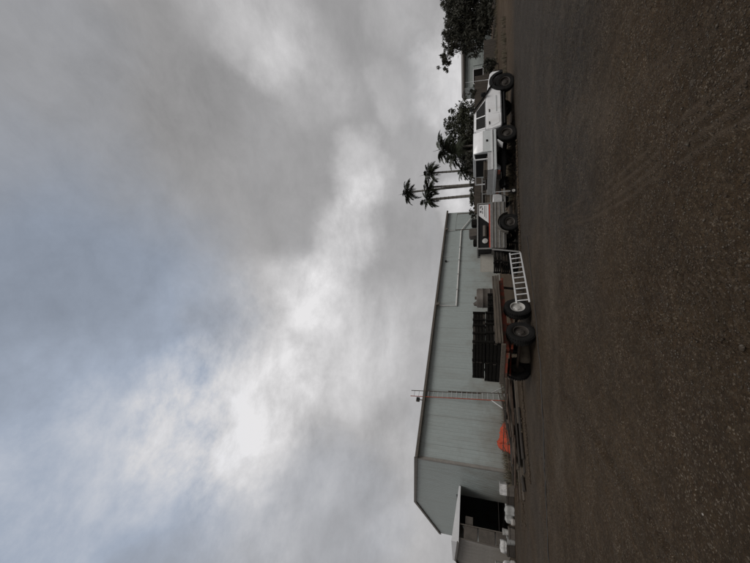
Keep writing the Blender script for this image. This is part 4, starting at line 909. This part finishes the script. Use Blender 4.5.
def tub(loc, r_, h_, m_, lab, grp):
    t_ = thing('plastic_tub', lab, 'tub', loc, 0, grp)
    MB().lathe([(.002, 0), (r_*.85, 0), (r_*.9, .02), (r_, h_-.03), (r_*1.06, h_-.03), (r_*1.06, h_), (r_*.97, h_), (r_*.85, .05), (.002, .05)], 20, Matrix.Rotation(PI/2, 4, 'X')).build('body', m_, t_)
    MB().tube([(-r_, 0, h_-.05), (-r_*.7, -r_*.75, h_*.75), (0, -r_*1.06, h_*.62), (r_*.7, -r_*.75, h_*.75), (r_, 0, h_-.05)], .008, 5).build('handle', galv, t_)
GR = 'goods set down before the lean-to'
def dcase(loc, s, rz, m_, lab):
    o = MB().box(-s[0]/2, s[0]/2, -s[1]/2, s[1]/2, 0, s[2]*.72).box(-s[0]/2-.01, s[0]/2+.01, -s[1]/2-.01, s[1]/2+.01, s[2]*.725, s[2]).build('lidded_case', m_, None, bevel=.015)
    o.location = loc; o.rotation_euler = (0, 0, rz); tag(o, lab, 'case', GR)
dcase((-9.95, 17.0, 0), (.5, .42, .34), .3, greybrown, 'low brown case under the white carton, nearest the shed corner')
o = MB().box(-.24, .24, -.2, .2, 0, .30).box(-.245, -.01, -.205, .205, .302, .312).box(.01, .245, -.205, .205, .302, .312).build('carton', whitebag, None, bevel=.01); o.location = (-9.95, 17.0, .342); o.rotation_euler = (0, 0, .2); tag(o, 'white carton on the low brown case nearest the shed corner', 'carton')
dcase((-10.45, 17.05, 0), (.40, .36, .36), .25, darkwood, 'dark brown case between the white carton and the grey sacks')
tag(sack((-10.85, 16.9, .0), (.55, .45, .62), .2, greybag, 1), 'tall grey sack right of centre before the dark opening', 'sack', GR)
tag(sack((-11.25, 16.65, .0), (.34, .3, .26), .7, whitebag, 2), 'small white sack at the foot of the tall grey sack', 'sack', GR)
tag(sack((-11.4, 17.1, .0), (.5, .42, .58), 1.1, greybag, 3), 'grey sack second from the tall one before the dark opening', 'sack', GR)
dcase((-11.75, 16.6, 0), (.45, .35, .30), .4, greybrown, 'flat brown case before the dark opening with pale tub on it')
tub((-11.75, 16.6, .302), .13, .24, rim_white, 'pale round tub standing on the flat brown case', None)
tub((-12.15, 16.7, 0), .2, .36, greybag, 'grey round tub on the ground before the dark opening', None)
tag(sack((-12.55, 16.75, .36), (.62, .4, .42), .5, whitebag, 5), 'long white sack lying on the dark brown case by the lean-to post', 'sack', GR)
dcase((-12.55, 16.75, 0), (.66, .42, .36), .5, darkwood, 'dark brown case under the long white sack by the lean-to post')
tag(sack((-13.0, 16.1, .0), (.6, .5, .8), .3, whitebag, 6), 'upright white sack nearest the lean-to end wall', 'sack', GR)
tag(sack((-13.35, 16.1, .0), (.55, .5, .62), .9, whitebag, 7), 'squat white sack at the left edge beside the upright white sack', 'sack', GR)
tag(sack((-12.75, 16.0, .0), (.4, .35, .36), .9, whitebag, 9), 'smallest white sack in front of the upright white sack', 'sack', GR)
tub((-13.75, 16.9, 0), .24, .85, rim_white, 'tall pale drum against the lean-to end wall at the left edge', None)
dcase((-12.75, 15.4, 0), (.5, .12, .08), .9, rust, 'flat rusty tray on the dirt in front of the white sacks')

# ------------------------------------------------------------------ hose along the edge of the grey strip, stray bits
hp = [(1.6, 12.65), (1.42, 12.36), (.2, 11.55), (-1.2, 10.6), (-2.4, 9.87), (-3.2, 9.62), (-4.79, 9.31), (-6.75, 8.8), (-8.5, 8.3)]
def cat(pts, n_=10):
    out = []; P = [pts[0]]+pts+[pts[-1]]
    for i in range(1, len(P)-2):
        for k in range(n_):
            t_ = k/n_; a, b_, c_, d_ = [np.array(q) for q in P[i-1:i+3]]
            out.append(.5*((2*b_)+(-a+c_)*t_+(2*a-5*b_+4*c_-d_)*t_**2+(-a+3*b_-3*c_+d_)*t_**3))
    out.append(np.array(P[-2])); return out
cp_ = cat(hp); hz = ground_h(np.array([q[0] for q in cp_]), np.array([q[1] for q in cp_]))
o = MB().tube([(q[0], q[1], z_+.010) for q, z_ in zip(cp_, hz)], .012, 6).build('hose', hose_m); tag(o, 'thin black hose lying across the dirt in front of the timber trailer', 'hose')
for k, (x, y, r_, lab) in enumerate([(-1.72, 3.05, .009, 'white stone chip on the dirt at the near left of the yard'), (-.42, 2.68, .02, 'small pale stone in the dirt nearest the viewer'), (1.55, 3.2, .025, 'pale stone among gravel right of the ribbed tyre track')]):
    bm = bmesh.new(); bmesh.ops.create_icosphere(bm, subdivisions=2, radius=r_)
    for v in bm.verts: v.co *= 1+.25*math.sin(v.co.x*90+k)*math.cos(v.co.y*70+k); v.co.z *= .6
    me = bpy.data.meshes.new('stone'); bm.to_mesh(me); bm.free(); me.materials.append(whitebag if k == 0 else stone_m)
    o = put('stone', me, None, (x, y, float(ground_h(np.array([x]), np.array([y]))[0])+r_*.2), (0, 0, k)); tag(o, lab, 'stone')
lg = thing('timber_stack', 'low stack of pale sawn timber lying below the big dark tree', 'timber', (27.8, 33.2, 0), .1)
for k in range(6): MB().box(-.9, .9, -.3+.2*(k % 3), -.12+.2*(k % 3), .17*(k//3), .17*(k//3)+.165).build('sawn_timber', oldwood, lg, bevel=.01)

# ------------------------------------------------------------------ rubble and scraps along the edge of the yard
def rubble(name, label, spots_, n_, seed, m_, lo, hi):
    r = np.random.default_rng(seed); V = []; F = []
    for q in range(n_):
        x, y, rx_, ry_ = spots_[r.integers(len(spots_))]; p = np.array([x+rx_*r.normal()*.5, y+ry_*r.normal()*.5, 0]); sz_ = lo+(hi-lo)*r.random()**2.5
        k = len(V); vv = octv*(.7+.6*r.random((6, 1)))*sz_; vv[:,2] += sz_*.35
        V += list(vv+p); F += [tuple(t_+k) for t_ in octf]
    o = put(name, npmesh(name, np.array(V), np.array(F), m_)); o['kind'] = 'stuff'; return tag(o, label, 'rubble')
clod_m = mat('dirt_clod', (.062, .047, .034), .9, 0, .4, 14, spec=.1)
edge = [(.6+.45*k, 14.25+.12*k, .3, .16) for k in range(13)]+[(-4.0-.22*k, 13.95-.19*k, .2, .16) for k in range(12)]
rubble('dirt_rubble', 'brown dirt clods along the edge of the yard by trailers and timber pile', edge+[(-2.2-.2*k, 12.4+.2*k, .4, .4) for k in range(6)]+[(-6-.6*k, 14.2-.1*k, .8, .8) for k in range(5)], 1500, 5, clod_m, .015, .075)
rubble('dirt_rubble', 'loose dirt clods under and between the pickup and the signed trailer', [(3.8+.5*k, 16.6+.15*k, .5, .5) for k in range(9)], 700, 6, clod_m, .02, .10)
sackm = mat('hessian', (.14, .115, .085), .9, 0, .25, 6, .5, 40)
tag(sack(fo+FD*-.15+FN*.55, (.75, .5, .5), .6, sackm, 12), 'brown hessian sack on the ground under the timber deck trailer', 'sack')
tag(sack(fo+FD*1.25+FN*-.15, (.6, .5, .4), 1.6, sackm, 13), 'lumpy hessian sack behind the pale rimmed wheel of the timber trailer', 'sack')
def scrap(name, p0, p1, wd, ht, m_, lab, cat_):
    o = MB().bar((0, 0, 0), Vector(p1)-Vector(p0), wd, ht).build(name, m_, None, bevel=.005); o.location = p0; tag(o, lab, cat_)
scrap('prop_timber', tuple(fo+FD*2.2+FN*-.35+Vector((0, 0, .04))), tuple(fo+FD*2.38+FN*-.30+Vector((0, 0, .73))), .09, .09, darkwood, 'short dark prop timber under the drawbar end of the timber trailer', 'timber')
for k, (x, y, a_, ln) in enumerate([(-8.3, 14.6, .5, 1.0), (-7.6, 14.3, 1.3, .7), (-9.0, 15.4, .9, .9)]):
    o = MB().box(-ln/2, ln/2, -.05, .05, 0, .035).build('offcut', [oldwood, darkwood, rust][k], None, bevel=.005); o.location = (x, y, .004); o.rotation_euler = (0, 0, a_)
    tag(o, ['weathered offcut left of the timber pile', 'dark offcut between the pile and the white carton', 'rusty strip on the dirt before the shed corner'][k], 'offcut')

# scraps thrown across the timber pile
rs = random.Random(21); sides = ['left end', 'left middle', 'centre', 'right middle', 'right end']
kinds = [('rusty_pipe', 'rusty pipe', 'pipe'), ('batten', 'dark batten', 'batten'), ('bent_rod', 'thin bent rod', 'rod')]
for i in range(15):
    nm, wd, ct = kinds[i % 3]; blk = i//3; s0 = -1.7+blk*.82+rs.uniform(-.15, .15); n0 = .15+(i % 3)*.5+rs.uniform(-.15, .15)
    ln = rs.uniform(1.3, 2.2); z0 = .30+.05*(i % 3)+(.13 if blk >= 2 else 0); rot = rs.uniform(-.3, .3); tl_ = rs.uniform(.04, .13)*rs.choice((-1, 1))
    if i % 3 == 0: mb = MB().tube([(-ln/2, 0, 0), (ln/2, 0, 0)], .035, 8)
    elif i % 3 == 1: mb = MB().box(-ln/2, ln/2, -.05, .05, -.03, .03)
    else: mb = MB().tube([(-ln/2, 0, 0), (-.2, .05, .03), (.3, -.04, .06), (ln/2, .06, .16)], .018, 6)
    o = mb.build(nm, [rust, darkwood, rust][i % 3], None); o.location = P0+PD*s0+PN*n0+Vector((0, 0, z0)); o.rotation_euler = (0, tl_, pa+rot)
    tag(o, '%s tossed askew over the %s of the long timber pile' % (wd, sides[blk]), ct, 'scraps on the timber pile')
